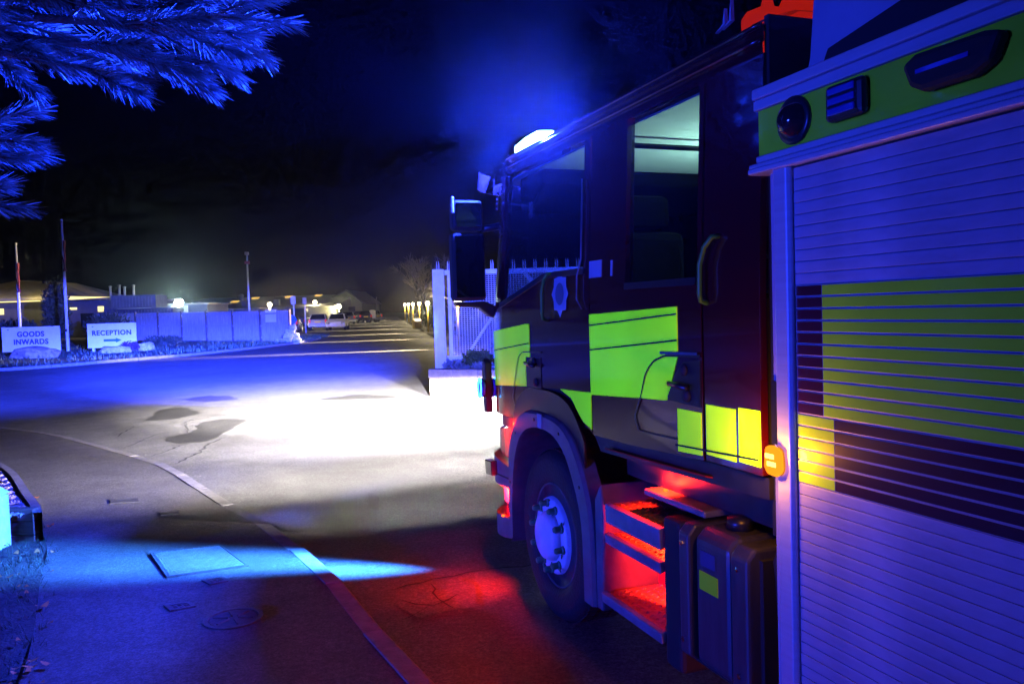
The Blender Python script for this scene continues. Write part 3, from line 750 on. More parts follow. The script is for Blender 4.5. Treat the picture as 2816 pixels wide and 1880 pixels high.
al = MB(); al.grid([[(.0, a.x, a.y + .005), (.0, a.x + (.0), min(1.36, a.y + .14))] for a in fo if a.y > .95]); al.build('arch_lining', 'black_plastic', FE, solid=.01)
al = MB(); al.grid([[(.42, b.x, b.y), (.44, .1, .6)] for b in fi]); al.build('arch_inner', 'matt_black', FE)
# rear leg of the mudguard
MB().prism([(-.535, .30), (-.60, .30), (-.64, .80), (-.60, .95), (-.535, .86)], 'x', -.02, .40).build('mudguard', 'grey_plastic', FE, bevel=.012)

# front corner below the cab: headlamp cover, bumper band, lit recess, lip
slab(.73, 1.7, interp((.7, .845), (1.1, .85)), interp((.73, 1.075), (.95, 1.03), (1.1, 1.01), (1.7, 1.0)), off=-.02, th=.03, nz=3).build('headlamp_cover', 'red_reflector', FE)
bm_ = MB()
for mir in (False, True): slab(.71, _len[-1], interp((.7, .66), (1.1, .645)), interp((.7, .80), (1.1, .835)), off=.025, th=.12, nz=3, mir=mir, mb=bm_)
bmp = bm_.build('bumper', 'grey_plastic', FE, bevel=.008)
sl_ = MB(); strip([(.72, .735), (1.05, .72)], .012, .028, sl_); sl_.build('bumper_slot', 'matt_black', bmp)
MB().prism([(.97, .71), (1.10, .70), (1.12, .80), (.98, .81)], 'x', -.06, -.005).build('corner_reflector', 'dark_lens', FE, bevel=.008)
slab(.71, 1.7, interp((.7, .42), (1.1, .40)), .66, off=-.035, th=.03, nz=3).build('recess_back', 'red_reflector', FE)
slab(.84, .98, .53, .645, off=-.02, th=.03, nz=2).build('fog_lamp', 'pale_stone', FE, bevel=.006)
lp = MB(); 
for mir in (False, True): slab(.70, _len[-1], interp((.68, .34), (.9, .30), (1.1, .28)), interp((.68, .46), (1.12, .415)), off=.02, th=.13, nz=3, mir=mir, mb=lp)
lp.build('bumper_lip', 'grey_plastic', FE, bevel=.012)
lf = MB()
for mir in (False, True): slab(1.6, _len[-1], .45, 1.1, off=-.03, th=.05, mir=mir, mb=lf)
lf.build('front_grille', 'black_plastic', FE)
for x in (.36, W - .36):
    h = MB().lathe([(.0, .03), (.06, .025), (.08, 0), (.085, -.02)], (x, 1.30 if x > 2 else 1.30, .92), 'y', 24).build('headlamp', 'white_lens', FE, smooth=True)
# cover plates behind the nose so the lamps do not shine into the cab
MB().bx(.12, W - .12, .72, .76, .45, 1.3).build('bulkhead', 'matt_black', FE)

# front corner strobe on its black bracket
br = MB().prism([(1.16, 1.12), (1.22, 1.12), (1.235, 1.30), (1.24, 1.42), (1.21, 1.50), (1.16, 1.47)], 'x', -.02, .03).build('strobe_bracket', 'black_plastic', FE, bevel=.01)
for x0, sgn in ((-.025, -1), (.035, 1)):
    MB().lathe([(.0, 0), (.06, 0), (.068, .006 * sgn), (.06, .03 * sgn), (.0, .034 * sgn)], (x0, 1.19, 1.29), 'x', 24).build('strobe_body', 'blue_lens', br, smooth=True)
    rg_ = []
    for k in range(28):
        a = k / 28 * 6.283; ex = 1.35 if abs(math.sin(a)) > .5 else 1.0
        rg_.append((x0 + .03 * sgn, 1.19 + .042 * math.cos(a), 1.29 + .066 * math.sin(a)))
    MB().tube(rg_ + rg_[:1], .009, 8, cap=False).build('strobe_ring', 'blue_ring', br, smooth=True)

# mirrors on two arms
def mirror(mir):
    sx = lambda x: W - x if mir else x
    def bx(m, x0, x1, *r): return m.bx(min(sx(x0), sx(x1)), max(sx(x0), sx(x1)), *r)
    h = bx(MB(), -.245, -.005, 1.10, 1.22, 1.905, 2.375).build('mirror', 'matt_black', FE, bevel=.03)
    h2 = bx(MB(), -.235, -.015, 1.10, 1.22, 2.385, 2.595).build('upper_housing', 'matt_black', h, bevel=.03)
    bx(MB(), -.225, -.025, 1.094, 1.098, 1.93, 2.35).build('mirror_glass', 'mirror_face', h)
    bx(MB(), -.215, -.035, 1.094, 1.098, 2.41, 2.575).build('mirror_glass', 'mirror_face', h)
    bx(MB(), -.25, -.228, 1.085, 1.12, 2.50, 2.615).build('housing_fin', 'nosing_grey', h, bevel=.008)
    MB().prism([(sx(-.24), 1.90), (sx(-.02), 1.90), (sx(.15), 1.83), (sx(.16), 1.76), (sx(.02), 1.79), (sx(-.06), 1.855), (sx(-.22), 1.87)], 'y', 1.11, 1.19).build('lower_arm', 'black_plastic', h, bevel=.012)
    MB().tube([(sx(-.02), 1.15, 2.40), (sx(.06), 1.12, 2.41), (sx(.14), 1.08, 2.43)], .026, 8).build('upper_arm', 'black_plastic', h, smooth=True)
    return h
mirror(False); mirror(True)
# sun visor and its end bracket above the screen
vz = MB()
for mir in (False, True): slab(1.15, _len[-1], 2.66, 2.78, off=.16, th=.01, nz=2, mir=mir, mb=vz)
vz.build('sun_visor', 'dark_lens', FE)
MB().bx(.12, .135, 1.05, 1.24, 2.72, 2.84).build('visor_bracket', 'dark_lens', FE)
for i in range(4): MB().lathe([(0, -.008), (.012, -.006), (.013, .006), (0, .008)], CP(1.02, 2.52 + i * .03, .02), 'x', 10).build('hinge_bolt', 'chrome', FE, smooth=True)

# roof light bar: the bright left pod, housing, far pod
lb = MB().bx(.355, W - .355, .70, .92, 2.90, 2.99).build('light_bar', 'black_plastic', FE, bevel=.02)
for mir in (False, True):
    f = (lambda x: W - x) if mir else (lambda x: x)
    pod = MB(); poly = [(.16, 2.885), (.16, 2.93), (.24, 2.995), (.35, 3.0), (.35, 2.885)]
    pod.prism([(f(x), z) for x, z in poly], 'y', .69, .93); pod.build('beacon_pod', 'blue_lens_hot', lb, bevel=.01)
for x in (.5, W - .5): MB().bx(x - .03, x + .03, .7, .84, 2.87, 2.91).build('bar_foot', 'black_plastic', lb)

# steps behind the wheel
def step(y0, y1, z, dep, nosing=.07):
    t_ = MB().bx(.0, dep, y0, y1, z - .02, z).build('step', 'tread_plate', FE)
    MB().prism([(-.03, z - nosing), (-.035, z + .004), (-.005, z + .012), (-.005, z - nosing + .01)], 'y', y0, y1).build('step_nosing', 'nosing_grey', t_, bevel=.005)
    k = 0; rib = MB()
    for i in range(int((y1 - y0) / .045)):
        for j in range(int((dep - .04) / .05)):
            y, x = y0 + .02 + i * .045 + (.02 if j % 2 else 0), .025 + j * .05
            rib.add([(x, y, z), (x + .03, y + .006, z), (x + .034, y + .016, z), (x + .004, y + .010, z), (x + .016, y + .008, z + .008)], [(0, 1, 4), (1, 2, 4), (2, 3, 4), (3, 0, 4)])
    tag(rib.build('step_grip', 'tread_plate', t_), kind='stuff')
    return t_
step(-1.20, -.68, .865, .30, .09); step(-1.20, -.67, .715, .22, .045); step(-1.20, -.62, .405, .34, .045)
MB().bx(.30, .33, -1.20, -.60, .40, .90).build('step_back', 'red_reflector', FE)
MB().prism([(-.98, .42), (-1.18, .42), (-1.19, .66), (-.97, .66)], 'x', .16, .18).build('step_side', 'pale_panel', FE)
MB().bx(-.02, .30, -1.345, -1.205, .28, .93).build('mud_flap', 'matt_black', FE, bevel=.02)
tp_ = MB().bx(.05, .30, -1.42, -.92, .955, .985).build('upper_tread', 'nosing_grey', FE, bevel=.01)
MB().bx(.14, .17, -1.86, -.60, .985, 1.19).build('side_skirt', 'sill_plastic', FE)
su = MB(); su.add([(-.005, -1.52, 1.155), (-.005, -.64, 1.135), (.12, -.64, 1.105), (.12, -1.52, 1.125)], [(0, 1, 2, 3)]); su.build('sill_underside', 'red_reflector', FE, solid=.006)
for c, s_ in (((.20, -1.06, .665), .018), ((.11, -1.02, .99), .010), ((.06, .90, .642), .012), ((.16, -.95, .84), .010), ((.02, -2.35, .394), .012), ((-.045, .80, .475), .010)):
    MB().lathe([(0, -.008), (s_, -.006), (s_, .004), (0, .006)], c, 'z', 14).build('step_lamp', 'red_lens', FE, smooth=True)
RED = (1.0, 0.013, 0.003)
lamp('step_light_low', 'POINT', (.20, -1.05, .648), 110.0, RED, FE, size=.015)
lamp('step_light_top', 'SPOT', (.10, -1.02, 1.10), 70.0, RED, FE, aim=(0, .06, -1), cone=110, blend=.5, size=.012)
lamp('sill_light', 'SPOT', (.07, -1.02, 1.005), 30.0, RED, FE, aim=(.15, .0, 1), cone=165, blend=.4, size=.008)
lamp('step_light_mid', 'POINT', (.17, -.95, .825), 40.0, RED, FE, size=.012)
lamp('bumper_light', 'POINT', (-.015, .84, .632), 34.0, RED, FE, size=.012)
lamp('bumper_light_top', 'POINT', (-.035, .80, 1.075), 9.0, RED, FE, size=.012)
lamp('ground_light', 'SPOT', (-.06, .80, .45), 80.0, RED, FE, aim=(-.46, .18, -.9), cone=92, blend=1, size=.006)

lamp('skirt_light', 'POINT', (.02, -2.35, .37), 20.0, (1.0, .12, .02), FE, size=.02)
# battery and tank boxes
tk = MB()
tk.prism([(-.02, .40), (-.02, .90), (.03, .945), (.5, .945), (.5, .36), (.03, .36)], 'y', -1.69, -1.455); tko = tk.build('tank', 'tank_metal', FE, bevel=.02)
MB().prism([(-.035, .40), (-.035, .90), (.0, .94), (.5, .94), (.5, .38), (.0, .38)], 'y', -1.43, -1.355).build('tank_strap', 'tank_metal', tko, bevel=.012)
MB().prism([(-.035, .40), (-.035, .90), (.0, .94), (.5, .94), (.5, .38), (.0, .38)], 'y', -1.82, -1.715).build('tank_strap', 'tank_metal', tko, bevel=.012)
MB().bx(.02, .45, -1.84, -1.36, .36, .90).build('tank_cradle', 'matt_black', tko)
MB().bx(-.0235, -.0205, -1.615, -1.49, .70, .775).build('sticker', 'lime_dim', tko)
MB().bx(-.0235, -.0205, -1.60, -1.50, .80, .86).build('sticker', 'sign_navy', tko)

MB().lathe([(0, .05), (.05, .045), (.055, 0)], (.12, -1.57, .945), 'z', 18).build('filler_cap', 'black_plastic', tko, smooth=True)
for z_ in (.46, .86):
    for y_ in (-1.39, -1.77): MB().lathe([(0, -.010), (.011, -.008), (.012, 0)], (-.036, y_, z_), 'x', 6).build('bolt', 'chrome', tko)
MB().tube([(.10, -1.88, 1.02), (.06, -1.87, .90), (.05, -1.90, .72), (.12, -1.93, .55)], .016, 8).build('air_hose', 'rubber', FE, smooth=True)
MB().tube([(.14, -1.89, 1.02), (.12, -1.90, .86), (.10, -1.93, .70), (.16, -1.95, .50)], .012, 8).build('air_hose', 'red_reflector', FE, smooth=True)
for k in range(5):
    b_ = fo[6 + k * 6].lerp(fi[6 + k * 6], .5); MB().lathe([(0, -.006), (.009, -.005), (.010, 0)], (-.0355, b_.x, b_.y), 'x', 8).build('arch_bolt', 'black_plastic', FE)
# locker body
MB().bx(.06, W - .06, -6.6, -1.95, .45, 2.56).build('locker_body', 'dark_chassis', FE)
MB().bx(.03, .06, -1.962, -1.905, .45, 2.30).build('body_edge_trim', 'pale_panel', FE)
MB().bx(.02, .05, -1.968, -1.90, 1.34, 1.56).build('edge_guard', 'black_plastic', FE)
def rail(z0, z1, x, nm='body_rail', y0=-1.865):
    return MB().prism([(x, z0), (x, z1), (x + .012, z1 + .004), (.06, z1 + .004), (.06, z0 - .002), (x + .012, z0 - .002)], 'y', -6.6, y0).build(nm, 'aluminium', FE, bevel=.003)
rail(2.541, 2.575, -.012); rail(2.503, 2.536, -.006)
rail(2.322, 2.342, -.010, y0=-1.88); rail(2.304, 2.317, -.018, y0=-1.85); rail(2.283, 2.300, -.030, y0=-1.86)
MB().bx(.0, .06, -6.6, -1.885, 2.346, 2.499).build('reflective_band', 'lime_dim', FE)
for y0, y1 in ((-2.058, -1.972), (-3.83, -3.74), (-5.7, -5.6)):
    MB().prism([(-.022, y0 + .012), (-.022, y1 - .012), (-.008, y1), (.06, y1), (.06, y0), (-.008, y0)], 'z', .40, 2.281).build('locker_pillar', 'aluminium', FE, bevel=.004)
MB().bx(-.012, .05, -6.6, -1.97, .40, .45).build('body_skirt', 'aluminium', FE)
sh = MB().bx(.02, .05, -3.74, -2.06, .45, 2.28).build('roller_shutter', 'matt_black', FE)
H_ = .0385
# one slat: slightly crowned extrusion with a tucked lower edge
sm_ = MB(); sec = [(.008, 0), (.0006, .0010), (0, .004), (-.0002, .019), (0, .034), (.0006, .0374), (.008, .0384)]
rows = [[(x, y, z) for x, z in sec] for y in (-3.735, -2.062)]; sm_.grid(rows)
slat0 = None; i = 0
z = 2.275 - H_
while z > .44:
    if slat0 is None: slat0 = sm_.build('slat', 'slat_aluminium', sh); o = slat0
    else: o = slat0.copy(); COL.objects.link(o); o.parent = sh
    o.location = (random.uniform(-.0006, .0006), 0, z)
    if 1.455 < z + H_ / 2 < 1.885: cols = ((-2.185, -2.064, 'maroon_film'), (-3.73, -2.188, 'lime_dim'))
    elif 1.225 < z + H_ / 2 <= 1.455: cols = ((-2.232, -2.064, 'lime_dim'), (-3.73, -2.235, 'maroon_film'))
    else: cols = ()
    for y0, y1, m in cols:
        st_ = MB(); st_.grid([[(-.0002, y, .0035), (-.0012, y, .004), (-.0012, y, .0345), (-.0002, y, .035)] for y in (y0, y1)])
        q = st_.build('reflective_strip', m, sh); q.location = (0, 0, z)
    z -= H_
sh2 = MB().bx(.02, .05, -5.6, -3.83, 1.05, 2.28).build('roller_shutter', 'matt_black', FE)
z = 2.275 - H_
first = None
while z > 1.05:
    if first is None:
        m2_ = MB(); m2_.grid([[(x, y, zz) for x, zz in sec] for y in (-5.595, -3.835)]); first = m2_.build('slat', 'slat_aluminium', sh2); o = first
    else: o = first.copy(); COL.objects.link(o); o.parent = sh2
    o.location = (0, 0, z); z -= H_
# lamps in the yellow band
d_ = MB().lathe([(.062, .0), (.062, -.012), (.052, -.02), (.04, -.045), (.02, -.055), (0, -.057)], (-.001, -2.075, 2.427), 'x', 28).build('round_lamp', 'dark_lens', FE, smooth=True)
MB().lathe([(.078, .0), (.078, -.010), (.064, -.013)], (-.001, -2.075, 2.427), 'x', 28).build('bezel', 'black_plastic', d_, smooth=True)
q = MB().bx(-.035, -.001, -2.40, -2.245, 2.375, 2.487).build('square_lamp', 'black_plastic', FE, bevel=.02)
for k in range(3): MB().bx(-.042, -.034, -2.375, -2.265, 2.392 + k * .030, 2.414 + k * .030).build('lens', 'blue_lens', q, bevel=.006)
q = MB().prism([(-2.58, 2.40), (-2.555, 2.46), (-2.60, 2.482), (-2.80, 2.478), (-2.85, 2.465), (-2.82, 2.40), (-2.77, 2.378), (-2.62, 2.378)], 'x', -.05, -.001).build('scene_lamp', 'matt_black', FE, bevel=.015)
MB().bx(-.056, -.049, -2.77, -2.61, 2.424, 2.436).build('lens', 'blue_lens', q)
# amber side marker on the pillar
am = MB().prism([(-2.028, 1.268), (-2.022, 1.336), (-1.985, 1.350), (-1.945, 1.345), (-1.938, 1.272), (-1.955, 1.245), (-2.005, 1.243)], 'x', -.05, -.023).build('amber_marker', 'amber_lens', FE, bevel=.016)
for k in range(2): MB().bx(-.0535, -.0505, -2.012 + k * .010, -1.966 + k * .010, 1.279 + k * .026, 1.296 + k * .026).build('led_row', 'amber_core', am, bevel=.0014)
lamp('amber_light', 'POINT', (-.09, -1.97, 1.30), 7.0, (1.0, .33, .02), FE, size=.02)
# things on the roof
rbx = MB(); rbx.prism([(-1.97, 2.58), (-2.0, 2.66), (-2.02, 2.84), (-2.08, 2.98), (-2.2, 3.08), (-4.6, 3.12), (-4.6, 2.58)], 'x', .12, .75); rbo = rbx.build('roof_locker', 'pale_panel', FE, bevel=.015)
MB().prism([(-2.06, 2.59), (-2.10, 2.66), (-2.6, 2.74), (-4.5, 2.78), (-4.5, 2.59)], 'x', .114, .1185).build('roof_locker_panel', 'matt_black', rbo)
pod = MB(); pod.prism([(-1.50, 2.79), (-1.52, 2.86), (-1.52, 2.955), (-1.56, 2.975), (-1.66, 2.965), (-1.74, 2.92), (-1.775, 2.955), (-1.86, 2.95), (-1.86, 2.83), (-1.66, 2.835), (-1.58, 2.84)], 'x', .20, .5); po = pod.build('red_roof_lamp', 'red_pod', FE, bevel=.008)
for z_ in (2.868, 2.897): MB().prism([(-1.60, z_), (-1.69, z_ - .006), (-1.69, z_ + .008), (-1.60, z_ + .012)], 'x', .194, .2).build('lamp_slot', 'matt_black', po)
MB().lathe([(0, .05), (.02, .045), (.03, 0)], (.3, -1.56, 2.985), 'z', 12).build('lamp_dome', 'red_pod', po, smooth=True)
for y_, h_ in ((-1.60, .055), (-1.64, .075)):
    MB().prism([(y_ + .05, 2.88), (y_, 2.90), (y_ - .012, 2.90 + h_), (y_ - .015, 2.895)], 'x', .06, .075).build('roof_fin', 'pale_panel', FE)

# lights of the engine
HL = (1.0, 0.93, 0.92)
for x in (.36, W - .36):
    lamp('dipped_beam', 'SPOT', (x, 1.42, .92), P_HEAD_FAR, HL, FE, aim=(.03, 1, -.090), cone=46, blend=1, squash=.115, size=.05)
    lamp('middle_beam', 'SPOT', (x, 1.42, .91), P_HEAD_FAR * .20, HL, FE, aim=(.02, 1, -.122), cone=66, blend=1, squash=.13, size=.05)
    lamp('spread_beam', 'SPOT', (x, 1.42, .90), P_HEAD_NEAR, HL, FE, aim=(-.16, 1, -.185), cone=106, blend=1, squash=.13, size=.05)
lamp('nose_fill', 'SPOT', (.30, 1.50, .98), 1100, HL, FE, aim=(-.12, 1, -.33), cone=112, blend=.95, squash=.36, size=.08)  # added near fill; softens the near edge of the headlamp pool
lamp('beacon_road', 'SPOT', (.12, .95, 2.98), P_BLUE_ROAD, BLUE, FE, aim=(-.05, 1, -.125), cone=32, blend=1, squash=.40, size=.05)
lamp('beacon_far', 'SPOT', (.12, .95, 2.98), P_BLUE_FAR, BLUE_PALE, FE, aim=(-.12, 1, -.03), cone=32, blend=.6, squash=.22, size=.05)
lamp('beacon_side', 'SPOT', (.12, .95, 2.98), 520000, BLUE, FE, aim=(-.36, 1, -.125), cone=66, blend=1, squash=.16, size=.05)
lamp('beacon_glow', 'POINT', (.24, .80, 3.075), P_BLUE_OMNI, BLUE, FE, size=.03)
lamp('beacon_front', 'SPOT', (.3, .97, 2.98), 20000, BLUE_PALE, FE, aim=(.22, 1, -.08), cone=52, blend=.6, size=.06)
lamp('beacon_up', 'SPOT', (.14, .77, 3.06), P_BLUE_UP, BLUE, FE, aim=(-.25, .1, 1), cone=165, blend=.25, size=.06)
lamp('beacon_left', 'SPOT', (.10, .78, 3.0), P_BLUE_LEFT, (0.004, 0.022, 1.0), FE, aim=(-1, -.22, .09), cone=62, blend=.5, squash=.5, size=.05)
lamp('corner_strobe', 'SPOT', (-.085, 1.20, 1.29), P_BLUE_SIDE, (0.03, 0.19, 1.0), FE, aim=(-1, .47, -.42), cone=112, blend=1, squash=.15, roll=90, size=.02)

# ================================================================== THE GATE, ITS WALL AND PLANTS
wl = thing('planter_wall', 'low block wall with dark coping in front of the white mesh gate', 'wall', (-1.78, 17.42, 0), R(-30))
for r_, z0, z1 in ((0, 0, .205), (1, .213, .415)):
    x = 0.0; k = 0
    while x < 5.2:
        L = .46 if not (r_ and k == 0) else .23
        MB().bx(x, x + L - .012, .004 * (k % 2), .20, z0, z1).build('block', 'block_wall', wl, bevel=.006); x += L; k += 1
x = 0.0
while x < 5.2:
    MB().bx(x - .02, x + .60, -.025, .24, .425, .545 + .07).build('coping', 'coping_stone', wl, bevel=.012); x += .625
MB().bx(0, .2, .21, 2.2, 0, .42).build('return_wall', 'block_wall', wl)
MB().bx(.2, 5.2, .21, 2.2, .0, .55).build('soil', 'verge_soil', wl)

gt_ = thing('mesh_gate', 'tall white mesh gate with spiked top behind the low block wall', 'gate', (-1.68, 17.75, 0), R(4))
MB().bx(0, .25, -.10, .12, .5, 2.74).build('gate_post', 'post_white', gt_, bevel=.012)
MB().bx(.32, .40, -.03, .05, .6, 2.66).build('stile', 'post_white', gt_)
MB().bx(.26, 4.2, -.035, .045, 2.62, 2.72).build('top_rail', 'post_white', gt_)
MB().bx(.26, 4.2, -.035, .045, .78, .86).build('bottom_rail', 'post_white', gt_)
MB().bx(1.55, 1.63, -.03, .05, .6, 2.62).build('stile', 'post_white', gt_); MB().bx(3.0, 3.08, -.03, .05, .6, 2.62).build('stile', 'post_white', gt_)
mw = MB()
for i in range(62): x = .42 + i * .0605; mw.bx(x, x + .008, .0, .008, .86, 2.62)
for j in range(40): zz = .88 + j * .044; mw.bx(.40, 4.2, .009, .017, zz, zz + .009)
tag(mw.build('mesh_infill', 'post_white', gt_), kind='stuff')
for i in range(17):
    x0 = .10 + i * .235 if i else .10
    for dx in (0, .045): MB().tube([(x0 + dx, .0, 2.70), (x0 + dx, .0, 2.84), (x0 + dx - .005, .0, 2.92)], [.014, .013, .004], 6).build('spike', 'post_white', gt_)
MB().tube([(.78, -.25, 1.0), (1.28, -.2, 1.72)], .035, 8).build('brace', 'post_white', gt_, smooth=True)
MB().tube([(2.0, -.05, 2.62), (2.55, -.05, 1.95)], .05, 8).build('brace', 'post_white', gt_, smooth=True)


def leaf_cloud(mb, c, rx, ry, rz, n, s, rnd, lean=0.0):
    for _ in range(n):
        while True:
            p = Vector((rnd.uniform(-1, 1), rnd.uniform(-1, 1), rnd.uniform(-1, 1)))
            if .25 < p.length < 1: break
        q = Vector((c[0] + p.x * rx, c[1] + p.y * ry, c[2] + p.z * rz * (1 + .3 * noise.noise(p * 3))))
        d = (p + Vector((rnd.uniform(-.6, .6), rnd.uniform(-.6, .6), rnd.uniform(-.2, .9)))).normalized(); a = d.orthogonal().normalized()
        a = Matrix.Rotation(rnd.uniform(0, 6.28), 3, d) @ a; k = s * rnd.uniform(.5, 1.3)
        mb.add([q - a * k * .3, q + d * k * .6, q + a * k * .3 + d * k * .1, q - d * k * .5], [(0, 3, 2, 1)])


def shrub(name, label, c, r3, n, s, m, cat='shrub', group=None, seed=1, stems=5):
    rnd = random.Random(seed); t = thing(name, label, cat, c, group=group)
    fo_ = MB()
    for k in range(7):
        a = rnd.uniform(0, 6.28); o = (r3[0] * .5 * math.cos(a), r3[1] * .5 * math.sin(a), r3[2] * rnd.uniform(.45, .8)); k_ = rnd.uniform(.45, .75)
        leaf_cloud(fo_, o, r3[0] * k_, r3[1] * k_, r3[2] * k_ * .8, n // 7, s, rnd)
    fo_.build('foliage', m, t)
    sm = MB()
    for k in range(stems):
        a = rnd.uniform(0, 6.28); sm.tube([(0, 0, -.03), (.3 * r3[0] * math.cos(a), .3 * r3[1] * math.sin(a), r3[2] * .4), (.6 * r3[0] * math.cos(a), .6 * r3[1] * math.sin(a), r3[2] * .9)], [.012, .008, .003], 5)
    sm.build('stem', 'twig', t)
    return t


shrub('silver_plant', 'low silvery plants filling the front of the gate planter beside the post', (-1.15, 17.62, .55), (.36, .16, .20), 700, .07, 'leaf_silver', 'plant', 'plants in the gate planter', 31)
shrub('silver_plant', 'low silvery plants in the gate planter nearest the fire engine', (-.55, 17.25, .55), (.36, .16, .18), 700, .07, 'leaf_silver', 'plant', 'plants in the gate planter', 32)
shrub('grassy_plant', 'dark green tufted plant behind the silvery plants at the gate', (-.72, 17.5, .58), (.32, .2, .34), 900, .09, 'leaf_mid', 'plant', 'plants in the gate planter', 33)

# ================================================================== SIGNS, FLAGPOLES, ROCKS ON THE ISLAND
def text_mesh(body, size, name, m, parent, loc, bold=0.012):
    cu = bpy.data.curves.new(name, 'FONT'); cu.body = body; cu.size = size; cu.align_x = 'CENTER'; cu.align_y = 'CENTER'; cu.extrude = .008; cu.offset = bold; cu.space_character = 1.12
    o = bpy.data.objects.new(name, cu); COL.objects.link(o)
    dg = bpy.context.evaluated_depsgraph_get(); me = bpy.data.meshes.new_from_object(o.evaluated_get(dg)); bpy.data.objects.remove(o)
    me.name = name; me.materials.clear(); me.materials.append(MATS[m])
    t = bpy.data.objects.new(name, me); COL.objects.link(t); t.parent = parent; t.location = loc; t.rotation_euler = (R(90), 0, 0)
    return t


def serif_text(body, size, parent, z, y, m='sign_navy'):
    return text_mesh(body, size, 'lettering', m, parent, (0, y, z))


sg = thing('direction_sign', 'white board lettered GOODS INWARDS behind a long boulder', 'sign', (-25.25, 43.0, zg(43) + .1), R(-2))
MB().bx(-1.56, 1.56, -.03, .03, .12, 1.42).build('board', 'sign_white', sg, bevel=.01)
serif_text('GOODS', .38, sg, 1.02, -.04); serif_text('INWARDS', .38, sg, .62, -.04)
text_mesh('-', .2, 'small_print', 'sign_blue', sg, (-1.2, -.04, 1.30))
for x in (-1.35, 1.35): MB().bx(x - .05, x + .05, .032, .11, -.15, 1.3).build('sign_post', 'wall_dark', sg)
sg = thing('direction_sign', 'white board lettered RECEPTION with a blue arrow, beside small boulders', 'sign', (-20.75, 42.5, zg(42.5) + .1), R(3))
MB().bx(-1.24, 1.24, -.03, .03, .22, 1.48).build('board', 'sign_white', sg, bevel=.01)
serif_text('RECEPTION', .35, sg, .98, -.04)
MB().prism([(-.42, .54), (.20, .54), (.20, .48), (.48, .60), (.20, .72), (.20, .66), (-.42, .66)], 'y', -.045, -.032).build('arrow', 'sign_blue', sg)
text_mesh('-', .2, 'small_print', 'sign_blue', sg, (-.95, -.04, 1.34))
for x in (-1.0, 1.0): MB().bx(x - .06, x + .06, .032, .11, -.15, 1.3).build('sign_post', 'post_white', sg)


def rock(name, label, c, r3, m, seed, group=None):
    rnd = random.Random(seed); mb = MB(); nu, nv = 20, 12; rows = []
    for j in range(nv + 1):
        th = math.pi * j / nv; row = []
        for i in range(nu + 1):
            ph = 2 * math.pi * (i % nu) / nu; d = Vector((math.sin(th) * math.cos(ph), math.sin(th) * math.sin(ph), math.cos(th)))
            k = 1 + .28 * noise.noise(d * 1.6 + Vector((seed, 0, 0))) + .12 * noise.noise(d * 4 + Vector((0, seed, 0)))
            d = Vector([math.copysign(abs(c_) ** .7, c_) for c_ in d])
            row.append((d.x * r3[0] * k, d.y * r3[1] * k, d.z * r3[2] * k))
        rows.append(row)
    mb.grid(rows); o = mb.build(name, m, None, smooth=False); o.location = c; o.rotation_euler.z = rnd.uniform(-.2, .2)
    return tag(o, label, 'boulder', group)


rock('boulder', 'long flat-topped boulder in front of the GOODS INWARDS board', (-22.4, 38.3, zg(38) + .24), (1.12, .5, .38), 'stone', 1)
rock('boulder', 'ochre and white boulder under the RECEPTION board', (-19.85, 40.9, zg(41) + .2), (.72, .4, .26), 'pale_stone', 2)
rock('boulder', 'small round boulder right of the purple shrub', (-18.75, 41.9, zg(42) + .2), (.42, .35, .34), 'pale_stone', 3)
shrub('purple_shrub', 'small purple shrub between two boulders by the RECEPTION board', (-19.35, 41.4, zg(41.4) + .12), (.42, .3, .45), 900, .11, 'leaf_purple', seed=41)
shrub('dark_hedge', 'low dark clipped hedge at the foot of the wooden fence', (-19.8, 46.5, zg(46.5) + .1), (1.0, .5, .52), 2600, .14, 'leaf_dark', 'hedge', seed=42)
shrub('conifer_shrub', 'tall dark pointed shrub behind the GOODS INWARDS board', (-29.0, 52.0, zg(52) + .1), (.9, .9, 3.4), 3200, .22, 'leaf_dark', seed=43)
shrub('dark_bush', 'dark bush between the flagpole and the RECEPTION board', (-24.9, 50.5, zg(50) + .1), (1.5, .8, 1.6), 2600, .2, 'leaf_dark', seed=44)
shrub('dark_bush', 'dark spreading bush behind the GOODS INWARDS board', (-30.5, 50.5, zg(50) + .1), (2.2, .8, 1.5), 3000, .2, 'leaf_dark', seed=45)


def flagpole(label, x, y, h, r, flag=True, head='flag'):
    t = thing('flagpole' if head == 'flag' else 'camera_mast', label, 'flagpole' if head == 'flag' else 'mast', (x, y, zg(y) + .08))
    MB().tube([(0, 0, 0), (0, 0, h * .5), (0, 0, h)], [r, r * .9, r * .7], 12).build('pole', 'post_white', t, smooth=True)
    if head == 'flag':
        MB().lathe([(0, .09), (.05, .06), (.07, 0), (.05, -.05), (.02, -.06)], (0, 0, h + .05), 'z', 14).build('finial', 'post_white', t, smooth=True)
        fg = MB(); rows = []
        for i in range(15):
            z_ = h - 1.0 - i * .12; row = []
            for j in range(9):
                a = j / 8 * 9.0; rr_ = .03 + .10 * (j / 8); row.append((.05 + rr_ * math.cos(a + i * .25) * (.7 + .3 * math.sin(i)), rr_ * math.sin(a + i * .25), z_ + .03 * math.sin(j)))
            rows.append(row)
        fg.grid(rows); fg.build('furled_flag', 'flag_cloth', t, smooth=True)
        MB().bx(-.04, .04, -.12, -.06, 1.1, 1.25).build('cleat', 'iron', t)
    else:
        MB().bx(-.12, .12, -.14, .1, h, h + .2).build('camera_head', 'post_white', t, bevel=.03)
        MB().bx(-.16, .16, -.1, .1, h - .62, h - .42).build('junction_box', 'flag_cloth', t, bevel=.02)
    return t


